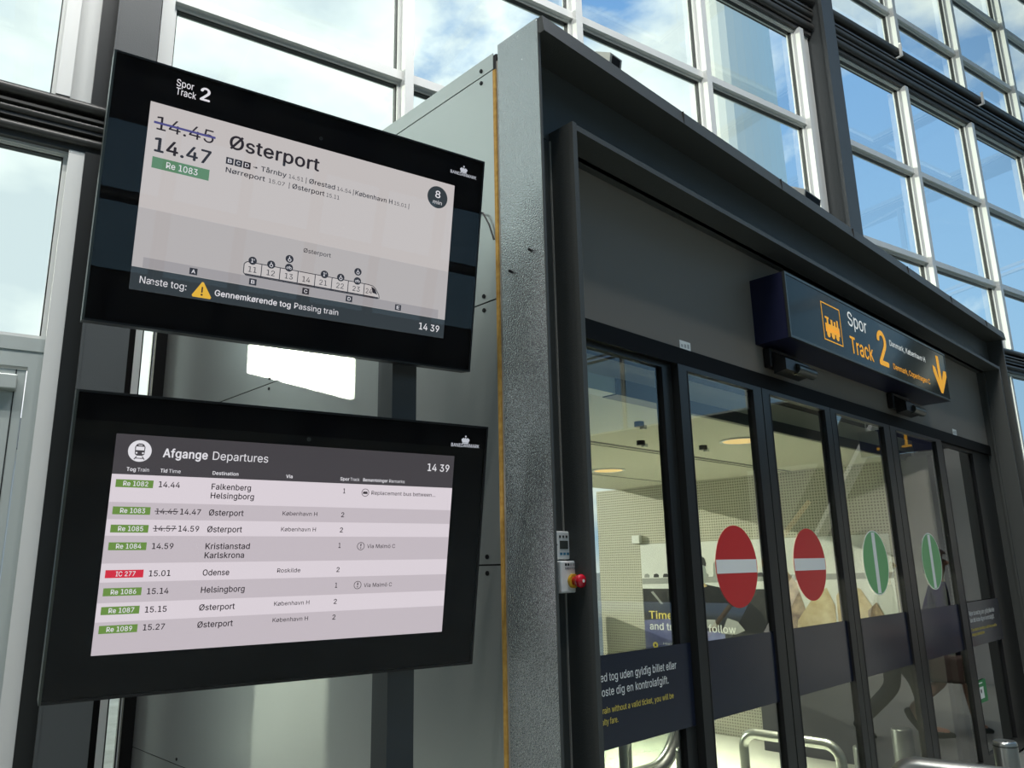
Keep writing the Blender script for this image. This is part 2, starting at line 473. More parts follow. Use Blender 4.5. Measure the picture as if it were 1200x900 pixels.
GLYPH_DATA = '''
A480;16,0 201,509 276,509 463,0 395,0 287,302 264,372 232,478 245,478 213,371 191,302 85,0/110,142 110,199 370,199 370,142
B456;60,0 60,509 241,509 274,507 304,501 329,491 350,477 367,461 381,442 390,421 396,398 398,374 397,353 393,336 387,320 378,307 368,295 356,286 343,278 329,272 315,267 315,262 331,260 347,254 363,245 378,234 391,220 402,203 411,184 416,161 418,136 416,111 410,88 400,67 386,48 368,31 344,18 317,8 284,2 247,0/125,57 245,57 281,60 309,67 330,80 344,96 353,115 355,137 354,153 350,169 342,184 333,197 320,209 306,218 289,225 269,229 248,231 125,231/125,285 238,285 256,287 273,290 288,296 302,304 314,314 323,326 330,340 335,355 336,372 333,393 326,412 313,429 294,442 270,449 240,452 125,452
C510;267,-7 225,-3 186,7 150,25 119,49 92,79 70,115 53,157 44,203 40,254 44,305 53,352 70,393 92,429 119,459 150,484 186,501 225,512 267,516 293,514 317,511 340,504 362,496 383,485 402,471 419,456 435,438 448,418 459,397 467,373 473,348 408,348 404,365 397,380 389,395 380,407 369,418 357,428 344,437 330,444 315,449 300,453 284,455 267,456 237,453 209,445 184,432 161,414 141,391 125,364 113,332 106,295 103,254 106,213 113,177 125,145 141,117 161,94 184,76 210,63 237,56 267,53 284,54 300,56 315,60 330,65 344,72 357,81 369,90 380,102 389,114 397,128 404,144 408,160 473,160 467,135 459,112 448,91 435,71 420,53 402,38 383,24 363,13 341,5 317,-2 293,-6
D502;219,0 96,0 96,57 215,57 254,60 288,68 318,81 343,99 363,122 379,149 390,181 397,216 399,255 397,294 390,329 379,361 364,388 344,410 320,428 291,441 258,449 221,452 93,452 93,509 225,509 273,505 315,495 353,478 385,455 412,426 433,391 449,351 458,306 462,255 458,205 449,159 433,119 411,83 384,54 351,31 312,14 268,3/125,509 125,0 60,0 60,509
E419;60,0 60,509 372,509 372,452 125,452 125,286 355,286 355,229 125,229 125,57 375,57 375,0
F410;60,0 60,509 369,509 369,452 125,452 125,278 346,278 346,221 125,221 125,0
G520;269,-7 225,-3 185,7 149,25 118,49 91,79 69,116 53,157 43,203 40,254 43,305 53,352 69,393 91,429 117,459 149,484 184,501 223,512 265,516 291,514 316,510 340,504 363,494 384,483 403,469 421,453 436,436 449,416 460,395 468,373 474,349 408,349 402,365 395,379 387,393 378,406 368,417 356,427 344,436 330,443 315,448 300,453 283,455 265,456 236,453 209,445 183,432 160,414 141,392 125,364 113,332 106,295 103,254 106,213 113,177 125,145 141,117 161,95 184,76 210,63 238,56 269,53 296,55 322,61 345,71 365,85 382,102 396,123 407,147 413,173 415,202 434,199 283,199 283,256 478,256 478,200 475,160 466,124 451,91 431,62 406,38 377,19 344,5 308,-4
H517;60,0 60,509 125,509 125,289 392,289 392,509 457,509 457,0 392,0 392,232 125,232 125,0
I300;31,0 31,57 118,57 118,452 31,452 31,509 269,509 269,452 183,452 183,57 269,57 269,0
K467;104,145 104,216 139,261 174,303 212,344 364,509 448,509 231,276 228,276/60,0 60,509 125,509 125,334 124,225 125,193 125,0/372,0 188,259 228,309 449,0
L393;60,0 60,509 125,509 125,57 361,57 361,0
M628;60,0 60,509 152,509 277,187 287,159 299,123 311,84 322,49 307,49 318,83 330,121 342,158 352,187 476,509 568,509 568,0 504,0 504,291 504,327 505,369 506,413 507,457 513,457 498,409 482,363 467,322 456,291 342,0 286,0 170,291 159,321 145,361 129,408 112,457 119,457 120,416 121,372 122,328 122,291 122,0
N523;60,0 60,509 136,509 343,183 363,151 388,107 414,55 405,54 401,108 399,157 399,195 399,509 463,509 463,0 387,0 202,290 177,331 148,381 108,452 119,454 122,384 124,328 125,291 125,0
O533;267,-7 225,-3 186,7 150,25 119,49 92,79 70,115 53,157 44,203 40,254 44,305 53,352 70,393 92,429 119,459 150,484 186,501 225,512 267,516 309,512 348,501 384,484 415,459 442,429 464,393 480,352 490,305 493,254 490,203 480,157 464,115 442,79 415,49 384,25 348,7 309,-3/267,53 296,55 324,63 349,76 372,94 392,116 408,144 420,176 428,213 430,254 428,295 420,332 408,365 392,392 372,415 349,433 324,446 296,453 267,456 237,453 210,445 184,433 161,415 142,392 125,364 113,332 106,295 103,254 106,213 113,176 125,144 142,117 161,94 184,76 210,63 237,55
P445;60,0 60,509 235,509 272,506 305,499 332,487 356,471 375,452 390,430 400,404 407,377 409,348 407,318 400,291 390,265 375,243 356,223 332,207 305,195 272,188 235,186 109,186 109,242 233,242 257,244 279,248 297,256 312,266 324,279 333,294 339,310 343,328 344,348 343,367 339,385 333,402 324,416 312,428 297,439 279,446 257,451 232,452 125,452 125,0
R449;60,0 60,509 236,509 273,506 305,500 333,489 356,473 376,455 390,433 401,408 407,381 409,352 407,323 401,296 390,271 376,250 356,232 333,217 305,206 273,200 236,198 96,198 96,255 234,255 258,256 280,260 298,267 313,276 325,287 334,300 340,316 344,333 345,352 344,371 340,389 334,405 325,419 313,430 298,440 279,446 258,451 233,452 125,452 125,0/353,0 230,229 303,229 428,0
S447;224,-9 188,-7 156,-1 128,9 102,23 81,40 64,60 51,83 42,109 38,137 104,137 108,118 114,102 123,88 136,76 150,66 166,59 185,53 204,50 224,49 246,50 267,54 286,60 303,69 317,79 329,92 338,106 344,122 346,139 344,154 340,168 332,179 322,189 310,197 296,205 245,222 184,239 145,253 112,269 86,289 67,313 56,341 52,372 54,400 62,425 75,448 92,468 113,484 138,498 165,508 195,514 227,516 259,514 289,508 316,498 340,484 360,468 377,449 390,427 398,403 401,378 337,378 332,402 320,421 302,437 280,449 254,456 225,459 204,457 185,454 167,448 152,440 139,430 129,418 121,405 117,391 115,376 117,359 122,345 131,334 142,324 155,315 169,308 212,293 264,279 312,264 328,256 344,248 359,238 372,226 384,213 395,198 402,180 407,161 408,139 406,112 399,87 386,64 370,43 349,25 323,11 294,0 261,-7
T449;32,452 32,509 417,509 417,452 257,452 257,0 193,0 193,452
V480;204,0 16,509 84,509 192,206 215,137 248,31 235,31 267,138 290,206 395,509 463,509 278,0
W686;155,0 16,509 82,509 163,196 175,145 187,94 197,40 189,40 200,94 211,145 224,196 306,509 380,509 462,196 474,145 486,94 497,40 488,40 499,94 510,145 523,196 603,509 670,509 530,0 455,0 368,323 351,391 336,475 350,475 335,395 318,323 230,0
a389;160,-9 137,-7 115,-3 94,5 76,15 60,29 48,45 38,63 32,84 30,108 32,128 36,146 43,161 53,174 64,184 78,193 92,200 108,206 125,211 178,220 234,227 265,235 276,255 276,257 275,272 272,285 267,297 260,307 251,315 240,322 227,327 212,330 196,331 178,330 163,327 149,322 118,301 100,274 41,291 51,313 64,331 79,346 95,358 114,368 133,375 153,380 173,383 194,384 239,379 255,375 271,369 286,360 300,350 312,336 322,320 330,301 335,278 337,251 337,0 277,0 277,52 272,52 252,25 242,16 229,8 215,1 199,-4 181,-7/170,45 192,47 211,51 228,59 242,68 254,80 263,93 270,108 274,122 276,138 276,190 259,182 231,176 200,171 175,168 134,159 122,153 112,147 103,139 97,130 93,118 92,105 93,93 96,82 102,72 109,64 119,57 130,52 142,48 156,46
b424;229,-8 208,-7 189,-3 172,4 159,12 147,21 138,31 118,59 112,59 112,0 53,0 53,509 114,509 114,319 118,319 137,346 147,355 158,364 171,373 188,379 207,383 229,384 259,382 287,374 313,361 335,342 354,320 370,293 381,261 388,227 390,189 388,151 381,116 370,84 355,57 336,34 313,16 288,3 260,-6/220,47 242,49 262,55 279,66 294,80 306,97 316,117 323,139 327,163 328,189 327,215 323,239 316,261 307,281 295,298 280,311 262,322 243,328 220,330 198,328 178,322 161,312 147,299 134,282 125,263 118,241 114,216 113,189 114,162 118,138 125,115 135,95 147,78 162,65 179,55 198,49
c396;207,-8 174,-5 144,3 117,16 93,35 72,58 56,85 44,116 37,150 34,187 37,225 44,260 56,291 72,318 93,341 117,360 144,374 174,382 207,384 226,384 243,381 260,377 276,371 291,364 305,356 318,346 330,335 340,322 349,308 356,293 362,277 303,262 290,289 270,311 242,325 207,330 184,328 163,321 145,310 130,296 118,278 108,258 102,236 98,212 96,187 98,163 102,139 108,117 118,97 130,80 145,66 163,55 184,49 207,46 243,52 271,66 292,89 304,117 363,102 357,86 350,70 341,56 331,43 319,32 306,21 292,12 277,5 261,-1 244,-5 226,-7
d424;195,-8 165,-6 137,3 111,16 89,34 70,57 55,84 43,116 36,151 34,189 36,227 43,261 55,293 70,320 89,342 112,361 137,374 165,382 196,384 218,383 237,379 253,373 267,364 278,355 287,346 306,319 311,319 311,509 372,509 372,0 313,0 313,59 307,59 287,31 277,21 266,12 252,4 236,-3 217,-7/205,47 226,49 246,55 263,65 278,78 290,95 299,115 306,138 310,162 312,189 310,216 306,241 300,263 290,282 278,299 263,312 246,322 227,328 205,330 182,328 162,322 145,311 130,298 118,281 108,261 102,239 98,215 96,189 98,163 102,139 109,117 118,97 130,80 145,66 162,55 182,49
e404;212,-8 177,-5 145,3 117,16 92,35 72,58 56,85 44,116 37,150 34,187 36,224 44,258 55,290 71,317 91,340 115,359 142,373 172,382 205,384 226,383 246,380 266,374 285,366 303,355 319,341 334,324 347,305 357,282 365,256 370,227 371,194 371,169 75,169 75,221 338,221 310,202 308,226 304,248 298,269 288,286 277,301 263,314 246,323 227,328 205,330 183,328 164,323 146,313 131,301 119,286 109,270 102,251 97,231 96,211 96,178 98,151 102,127 110,106 121,88 135,73 151,61 169,53 190,48 212,46 227,47 241,49 254,53 265,58 276,65 285,73 294,82 300,93 306,105 365,91 358,72 348,55 335,39 320,26 302,14 283,4 261,-3 237,-7
f254;228,379 228,327 6,327 6,379/81,0 81,432 82,452 87,470 96,486 107,499 120,510 135,519 152,525 169,529 187,530 222,527 243,521 227,468 215,472 195,474 178,472 164,468 154,460 147,449 143,435 142,419 142,0
g425;207,-151 180,-149 156,-146 134,-140 114,-132 97,-122 82,-110 70,-97 59,-84 51,-69 101,-41 122,-66 131,-74 142,-82 154,-88 169,-93 187,-96 207,-97 236,-95 261,-87 282,-75 298,-58 308,-34 311,-6 311,68 306,68 287,41 277,32 266,23 252,16 236,10 217,6 195,5 165,7 138,14 113,27 90,43 71,65 55,90 43,120 36,154 34,191 36,229 43,263 55,293 71,320 90,342 112,361 138,374 166,382 196,384 218,383 237,379 253,373 267,365 279,356 288,346 308,319 313,319 313,379 372,379 372,-9 370,-40 363,-67 350,-90 334,-109 314,-124 291,-136 265,-144 237,-149/205,59 227,61 246,66 264,75 278,87 290,103 300,121 307,142 311,166 312,193 311,219 307,242 300,264 291,283 279,299 264,312 247,322 227,328 205,330 182,328 163,322 145,312 130,298 118,282 109,262 102,241 98,218 96,193 98,167 102,144 109,123 118,104 131,88 145,76 163,66 183,61
h410;114,227 114,0 53,0 53,509 114,509 114,287 102,287 116,319 132,344 152,362 175,374 200,382 227,384 252,383 275,377 295,369 313,356 328,340 341,321 350,298 355,271 357,240 357,0 296,0 296,235 293,263 286,286 273,304 256,318 235,326 210,329 192,328 176,324 161,317 147,308 136,297 126,283 119,266 115,248
i167;53,0 53,379 114,379 114,0/84,443 73,444 63,448 54,455 47,463 43,472 41,483 43,494 47,504 54,512 63,518 73,522 84,524 95,522 105,518 114,512 121,504 125,494 126,483 125,472 121,463 114,455 105,448 95,444
k381;110,137 110,212 121,212 284,379 360,379 184,199 177,199/53,0 53,509 114,509 114,0/294,0 148,186 191,229 372,0
l189;139,-2 112,0 91,8 74,20 62,37 55,59 53,84 53,509 114,509 114,99 114,83 117,71 120,62 126,57 135,53 146,52 160,53 170,54 181,3 162,-1
m610;53,0 53,379 112,379 112,295 108,295 114,314 122,331 132,346 144,358 158,368 172,376 187,382 203,385 219,386 245,383 268,375 287,361 303,342 314,320 321,295 312,295 318,312 326,329 337,343 350,356 364,366 381,375 398,381 417,385 437,386 458,385 478,380 497,372 514,361 529,346 541,328 550,307 555,283 557,255 557,0 496,0 496,254 493,279 485,298 473,313 456,323 438,329 419,330 402,329 387,326 374,320 363,312 353,302 345,290 340,277 336,263 335,247 335,0 274,0 274,260 272,280 265,297 253,311 238,322 220,328 199,330 185,329 171,326 158,320 145,312 135,302 126,289 119,274 115,257 114,238 114,0
n410;114,227 114,0 53,0 53,379 112,379 112,287 102,287 116,319 132,344 152,362 175,374 200,382 227,384 252,383 275,377 295,369 313,356 328,340 341,321 350,298 355,271 357,240 357,0 296,0 296,235 293,263 286,286 273,304 256,318 235,326 210,329 192,328 176,324 161,317 147,308 136,297 126,283 119,266 115,248
o415;207,-8 174,-5 144,3 117,16 93,35 72,58 56,85 44,116 37,150 34,187 37,225 44,260 56,291 72,318 93,341 117,360 144,374 174,382 207,384 241,382 271,374 299,360 323,341 343,318 359,291 371,260 379,225 381,187 379,150 371,116 359,85 343,58 323,35 299,16 271,3 241,-5/207,46 231,49 252,55 270,66 285,80 298,97 307,117 314,139 318,163 319,187 318,212 314,236 307,258 298,278 285,296 270,310 252,321 231,328 207,330 184,328 163,321 145,310 130,296 118,278 108,258 102,236 98,212 96,187 98,163 102,139 108,117 118,97 130,80 145,66 163,55 184,49
p424;53,-143 53,379 112,379 112,319 118,319 137,346 147,355 158,364 171,373 188,379 207,383 229,384 259,382 287,374 313,361 335,342 354,320 370,293 381,261 388,227 390,189 388,151 381,116 370,84 355,57 336,34 313,16 288,3 260,-6 229,-8 208,-7 189,-3 173,4 159,12 147,21 138,31 118,59 114,59 114,-143/220,47 242,49 262,55 279,66 294,80 306,97 316,117 323,139 327,163 328,189 327,215 323,239 316,261 307,281 295,298 280,311 262,322 243,328 220,330 198,328 178,322 161,312 147,299 134,282 125,263 118,241 114,216 113,189 114,162 118,138 125,115 135,95 147,78 162,65 179,55 198,49
r259;53,0 53,379 112,379 112,321 115,321 124,339 137,354 152,367 171,377 191,383 213,385 229,384 243,384 243,322 230,324 207,326 190,324 174,321 159,315 146,306 135,296 126,284 119,269 115,254 114,237 114,0
s365;182,-8 157,-7 133,-3 112,3 93,12 76,24 62,38 50,54 41,73 36,94 94,107 101,87 111,72 124,60 141,52 160,47 181,45 206,47 227,53 244,62 258,74 265,88 268,103 266,115 262,126 254,136 243,144 229,150 212,155 149,170 118,180 92,192 72,208 58,227 50,249 47,274 49,295 55,314 65,332 79,347 95,360 115,370 137,378 161,383 187,384 212,383 234,379 254,372 271,363 286,352 299,339 309,324 318,308 324,290 268,277 262,291 254,304 243,316 228,325 210,331 187,333 166,331 147,326 131,317 119,305 111,292 109,277 110,264 115,253 124,243 136,235 152,229 172,223 229,209 261,200 287,187 306,171 320,153 328,131 331,107 329,85 323,65 312,47 298,31 281,18 260,6 236,-2 210,-7
t227;204,379 204,327 6,327 6,379/65,471 126,471 126,98 127,83 130,70 136,61 144,55 156,51 170,50 185,51 202,54 213,2 192,-3 168,-4 138,-1 113,7 92,21 77,41 68,64 65,93
u410;182,-5 158,-3 135,2 115,11 97,23 82,39 69,59 60,82 54,109 53,139 53,379 114,379 114,144 116,117 124,94 137,75 154,61 175,53 200,50 218,51 234,55 249,62 263,71 274,83 283,97 290,113 295,132 296,153 296,379 357,379 357,0 298,0 298,92 307,92 294,60 277,35 257,17 234,5 209,-3
v389;163,0 17,379 84,379 165,155 187,87 206,21 184,21 203,87 224,155 305,379 371,379 226,0
w567;138,0 23,379 87,379 133,214 154,137 175,41 165,41 186,135 206,214 252,379 316,379 362,214 382,136 402,41 391,41 413,135 434,214 480,379 545,379 429,0 368,0 319,172 305,225 291,280 277,338 291,338 277,280 263,225 248,172 199,0
x379;21,0 171,218 171,171 29,379 100,379 147,306 179,253 207,206 175,206 202,253 233,306 282,379 352,379 209,169 209,214 358,0 287,0 231,85 200,136 173,182 205,182 178,136 148,85 91,0
y389;47,-139 61,-86 71,-87 104,-89 113,-86 122,-81 130,-74 138,-64 145,-51 151,-36 163,-1 17,379 84,379 165,155 187,87 206,21 184,21 202,87 224,155 305,379 371,379 204,-58 196,-77 187,-93 177,-107 165,-119 153,-128 139,-136 125,-141 109,-144 91,-145 65,-143
j167;53,379 114,379 114,-30 112,-52 108,-72 102,-90 92,-106 80,-119 65,-129 47,-137 27,-141 4,-143 -10,-143 -10,-87 2,-87 18,-85 31,-80 40,-72 47,-61 51,-46 53,-29/83,443 72,444 62,448 53,455 47,463 42,472 41,483 42,494 47,504 53,512 62,518 72,522 83,524 95,522 105,518 114,512 120,504 125,494 126,483 125,472 120,463 114,455 105,448 95,444
z380;42,0 42,46 254,320 254,323 48,323 48,379 333,379 333,331 126,60 126,56 339,56 339,0
å389;160,-9 137,-7 115,-3 94,5 76,15 60,29 48,45 38,63 32,84 30,108 32,128 36,146 43,161 53,174 64,184 78,193 92,200 108,206 125,211 178,220 234,227 265,235 276,255 276,257 275,272 272,285 267,297 260,307 251,315 240,322 227,327 212,330 196,331 178,330 163,327 149,322 118,301 100,274 41,291 51,313 64,331 79,346 95,358 114,368 133,375 153,380 173,383 194,384 239,379 255,375 271,369 286,360 300,350 312,336 322,320 330,301 335,278 337,251 337,0 277,0 277,52 272,52 252,25 242,16 229,8 215,1 199,-4 181,-7/170,45 192,47 211,51 228,59 242,68 254,80 263,93 270,108 274,122 276,138 276,190 259,182 231,176 200,171 175,168 134,159 122,153 112,147 103,139 97,130 93,118 92,105 93,93 96,82 102,72 109,64 119,57 130,52 142,48 156,46/189,404 173,406 159,409 145,416 132,424 121,435 112,447 105,460 101,474 100,490 101,505 105,519 112,532 121,544 132,554 145,563 159,569 173,573 189,575 205,573 220,569 234,563 246,554 257,544 266,532 273,519 277,505 278,490 277,474 273,460 266,447 257,435 246,424 234,416 220,409 205,406/189,447 200,449 210,453 219,460 226,469 230,479 232,490 230,501 226,511 219,519 210,526 200,531 189,532 178,531 168,526 159,519 153,511 149,501 147,490 149,479 153,469 159,460 168,453 178,449
æ638;161,-9 137,-7 115,-2 95,5 76,16 61,29 48,45 38,64 32,85 30,108 32,128 37,146 45,162 55,175 68,187 83,196 99,204 116,210 135,215 154,218 174,220 193,221 569,221 541,200 542,224 540,246 534,266 525,285 513,300 498,313 481,323 462,328 440,330 418,328 398,323 381,313 366,301 353,286 343,270 335,251 331,231 329,211 329,178 331,151 336,127 344,106 355,88 368,73 385,62 403,53 423,48 445,46 460,47 474,49 487,53 499,58 509,65 519,73 527,82 534,93 539,105 599,92 592,73 582,55 569,40 554,26 536,14 516,4 494,-3 471,-7 445,-8 419,-7 394,-2 371,6 351,16 333,29 317,45 305,62 295,81 288,102 298,291 307,309 318,326 330,341 345,353 361,364 378,373 397,379 418,383 440,384 461,383 481,380 501,374 519,366 537,355 554,341 568,324 581,305 591,282 599,256 603,227 605,194 605,169 194,169 176,169 159,166 143,162 129,157 116,150 106,141 98,131 93,119 92,105 94,87 102,72 114,61 130,52 149,47 170,46 192,47 211,52 228,59 242,69 254,80 263,93 270,108 274,122 275,138 275,257 274,271 271,285 266,297 259,307 251,315 240,322 227,327 212,330 196,331 178,330 163,327 149,322 118,301 100,274 41,291 51,313 64,331 79,346 95,358 114,368 133,375 153,380 173,383 194,384 211,384 227,381 245,377 262,371 278,363 293,351 306,337 316,318 324,296 312,70 306,70 286,40 252,15 210,-2 194,-6 178,-8
ø415;207,-8 174,-5 144,3 117,16 93,35 72,58 56,85 44,116 37,150 34,187 37,225 44,260 56,291 72,318 93,341 117,360 144,374 174,382 207,384 241,382 271,374 299,360 323,341 343,318 359,291 371,260 379,225 381,187 379,150 371,116 359,85 343,58 323,35 299,16 271,3 241,-5/207,46 231,49 252,55 270,66 285,80 298,97 307,117 314,139 318,163 319,187 318,212 314,236 307,258 298,278 285,296 270,310 252,321 231,328 207,330 184,328 163,321 145,310 130,296 118,278 108,258 102,236 98,212 96,187 98,163 102,139 108,117 118,97 130,80 145,66 163,55 184,49/64,-15 27,15 352,395 388,364
ö415;207,-8 174,-5 144,3 117,16 93,35 72,58 56,85 44,116 37,150 34,187 37,225 44,260 56,291 72,318 93,341 117,360 144,374 174,382 207,384 241,382 271,374 299,360 323,341 343,318 359,291 371,260 379,225 381,187 379,150 371,116 359,85 343,58 323,35 299,16 271,3 241,-5/207,46 231,49 252,55 270,66 285,80 298,97 307,117 314,139 318,163 319,187 318,212 314,236 307,258 298,278 285,296 270,310 252,321 231,328 207,330 184,328 163,321 145,310 130,296 118,278 108,258 102,236 98,212 96,187 98,163 102,139 108,117 118,97 130,80 145,66 163,55 184,49/279,443 269,444 259,448 251,455 244,463 240,472 239,483 240,494 244,503 251,512 259,518 269,522 279,523 290,522 299,518 308,512 314,503 318,494 320,483 318,472 314,463 308,455 299,448 290,444/136,443 125,444 115,448 107,455 100,463 96,472 95,483 96,494 100,503 107,512 115,518 125,522 136,523 146,522 156,518 164,512 171,503 175,494 176,483 175,472 171,463 164,455 156,448 146,444
Ø533;267,-7 225,-3 186,7 150,25 119,49 92,79 70,115 53,157 44,203 40,254 44,305 53,352 70,393 92,429 119,459 150,484 186,501 225,512 267,516 309,512 348,501 384,484 415,459 442,429 464,393 480,352 490,305 493,254 490,203 480,157 464,115 442,79 415,49 384,25 348,7 309,-3/267,53 296,55 324,63 349,76 372,94 392,116 408,144 420,176 428,213 430,254 428,295 420,332 408,365 392,392 372,415 349,433 324,446 296,453 267,456 237,453 210,445 184,433 161,415 142,392 125,364 113,332 106,295 103,254 106,213 113,176 125,144 142,117 161,94 184,76 210,63 237,55/108,-16 64,15 426,525 470,493
0453;227,-7 191,-3 158,7 130,24 105,48 85,77 69,113 57,155 50,202 48,254 50,306 57,353 69,395 85,431 106,461 130,484 159,502 191,512 227,516 262,512 295,502 323,484 348,461 368,431 384,395 396,353 403,306 405,254 403,202 396,155 384,113 368,77 348,48 323,24 295,7 263,-3/227,50 250,52 271,60 290,74 306,92 320,116 330,144 338,176 342,213 344,254 342,295 338,332 330,365 320,393 306,416 290,435 271,449 250,457 227,460 203,457 182,449 163,435 147,416 134,393 123,365 115,332 111,295 109,254 111,213 115,176 123,144 134,116 147,92 163,74 182,60 203,52
2453;64,0 64,47 234,229 282,282 294,298 303,312 311,327 316,341 319,356 320,371 319,389 315,405 308,419 298,431 287,441 273,449 258,455 241,458 224,460 205,458 188,454 172,447 159,438 148,427 139,413 132,398 128,381 127,362 66,362 68,391 75,418 86,442 102,464 121,482 143,496 168,507 196,513 225,516 254,513 281,507 306,497 328,482 346,465 361,445 372,423 379,398 381,372 380,354 377,336 371,318 363,299 351,280 336,259 317,235 294,209 267,180 153,60 153,57 389,57 389,0
3453;218,-7 188,-5 159,1 133,10 108,22 88,38 70,57 57,79 48,104 44,132 109,132 112,115 118,100 126,87 137,76 150,66 165,59 182,54 200,51 219,50 239,51 258,55 275,61 291,69 304,80 315,93 323,108 328,125 329,145 328,163 323,180 316,196 306,211 292,223 275,234 254,241 229,246 201,248 157,248 157,299 288,448 288,452 70,452 70,509 372,509 372,461 211,278 211,289 247,290 279,286 308,276 333,262 354,244 371,222 383,198 391,173 393,145 390,116 383,90 370,66 354,45 333,27 309,12 281,2 251,-5
4453;40,105 40,158 247,509 311,509 109,166 109,163 413,163 413,105/282,0 282,121 282,146 282,318 343,318 343,0
5453;221,-7 192,-5 165,1 140,11 118,25 99,41 83,60 71,82 63,105 60,130 122,130 125,115 130,102 138,89 148,78 160,68 173,60 188,54 204,51 221,50 241,51 259,56 276,64 291,75 304,89 314,104 322,122 326,141 328,162 326,183 321,203 314,221 303,237 290,251 275,262 257,270 238,275 218,277 201,276 184,273 167,268 152,262 139,255 128,246 67,253 96,509 366,509 366,452 151,452 134,301 136,301 148,311 162,318 178,325 194,330 212,333 229,334 252,332 274,328 294,321 313,311 330,299 345,285 358,269 370,251 379,231 386,210 390,187 391,163 388,132 381,102 369,76 352,52 332,32 309,15 282,3 253,-4
6453;226,-7 196,-4 168,3 142,15 119,31 100,51 84,74 73,101 66,130 64,162 65,187 71,212 80,239 93,268 112,302 137,340 252,509 322,509 151,261 145,261 165,288 196,307 208,311 221,313 235,314 265,312 291,305 316,295 337,280 355,262 370,240 380,215 387,187 389,157 387,127 379,98 368,73 352,50 333,30 310,14 284,3 257,-4/226,48 245,50 263,55 279,63 293,73 304,86 314,101 322,119 326,137 327,157 326,178 322,196 314,213 304,228 293,241 279,251 263,259 245,264 226,265 207,264 190,259 174,252 160,241 148,229 138,214 131,197 126,179 125,158 126,138 131,119 138,102 148,86 160,73 174,63 190,55 207,50
7453;97,0 323,448 323,452 62,452 62,509 391,509 391,449 165,0
8453;226,-7 193,-5 163,1 136,11 111,25 91,42 74,62 62,84 54,109 52,135 53,156 58,176 65,195 75,212 87,228 101,241 117,252 134,260 153,265 153,267 129,276 109,289 93,308 80,330 73,354 70,380 73,405 79,429 90,450 106,469 124,485 146,498 170,508 197,514 226,516 255,514 282,508 306,498 328,485 346,469 361,450 373,429 379,405 382,380 379,354 372,330 359,308 343,289 323,276 300,267 300,265 319,260 335,252 351,241 365,228 377,212 387,195 395,176 399,156 401,135 398,109 391,84 378,62 362,42 341,25 317,11 289,1 259,-5/226,49 248,50 267,54 285,60 300,69 313,79 323,91 331,106 335,121 337,139 335,157 330,173 322,189 312,202 298,213 283,223 265,230 247,234 226,235 206,234 187,230 169,223 154,213 140,202 130,189 122,173 117,157 115,139 117,121 121,106 129,91 139,79 152,69 167,60 185,54 205,50/226,290 244,291 260,294 274,300 287,308 298,318 307,330 314,344 318,359 319,376 318,392 314,407 308,420 299,432 288,442 275,449 260,455 244,459 226,460 208,459 192,455 177,449 164,442 153,432 145,420 138,407 134,392 133,376 134,359 138,344 145,330 154,318 165,308 178,300 193,294 209,291
9453;226,516 256,513 285,506 310,494 333,478 352,458 368,434 380,408 387,378 389,347 387,322 382,296 373,270 359,240 340,207 315,168 200,0 130,0 301,248 307,248 287,221 257,202 245,198 232,195 218,195 188,197 161,203 137,214 116,229 98,247 83,269 72,294 66,321 64,352 66,382 73,411 85,436 101,459 120,479 143,494 168,506 196,513/226,460 207,459 190,454 174,446 160,435 148,423 138,407 131,390 127,372 125,352 127,331 131,313 138,295 148,280 160,268 174,257 190,250 207,245 226,243 245,245 263,249 279,257 293,267 305,280 314,295 322,312 326,330 327,350 326,371 322,390 314,407 305,422 293,435 279,446 263,454 245,459
.188;95,-4 83,-3 73,1 63,9 55,18 51,29 50,41 51,53 55,64 63,73 73,81 83,85 95,87 107,85 118,81 128,73 135,64 140,53 141,41 140,29 135,18 128,9 118,1 107,-3
,188;38,-119 68,71 137,71 84,-119
:188;95,-4 83,-3 73,1 63,9 55,18 51,29 50,41 51,53 55,64 63,73 73,81 83,85 95,87 107,85 118,81 128,73 135,64 140,53 141,41 140,29 135,18 128,9 118,1 107,-3/95,271 83,272 73,277 63,284 55,294 51,304 50,316 51,328 55,339 63,349 73,356 83,360 95,362 107,360 118,356 128,349 135,339 140,328 141,316 140,304 135,294 128,284 118,277 107,272
|230;141,673 141,-164 88,-164 88,673
'206;78,318 70,509 136,509 128,318
!196;67,160 63,509 132,509 128,160/98,-4 86,-3 75,1 66,9 58,18 54,29 52,41 54,53 58,64 66,73 75,80 86,85 98,86 110,85 121,80 130,73 138,64 142,53 143,41 142,29 138,18 130,9 121,1 110,-3
J396;185,-7 143,-2 106,11 75,33 52,63 38,100 33,145 33,173 98,173 98,145 100,117 108,93 122,74 139,61 160,53 185,50 209,53 230,61 248,74 261,93 269,117 272,145 272,509 336,509 336,145 332,100 318,63 294,33 263,11 227,-2
1429;94,59 203,59 203,456 86,430 86,494 203,520 273,520 273,59 381,59 381,0 94,0
 188;
'''
_G = {}
_GL = {}
for _ln in GLYPH_DATA.strip('\n').split('\n'):
    _hd, _bd = _ln[1:].split(';', 1)
    _GL[_ln[0]] = (int(_hd), [[tuple(int(q) for q in p.split(',')) for p in lp.split(' ')] for lp in _bd.split('/')] if _bd else [])


_GT = {}


def _area(lp):
    return sum(lp[i][0] * lp[(i + 1) % len(lp)][1] - lp[(i + 1) % len(lp)][0] * lp[i][1] for i in range(len(lp))) / 2


def _inside(p, lp):
    c = False
    for i in range(len(lp)):
        a, b = lp[i], lp[i - 1]
        if (a[1] > p[1]) != (b[1] > p[1]) and p[0] < (b[0] - a[0]) * (p[1] - a[1]) / (b[1] - a[1]) + a[0]:
            c = not c
    return c


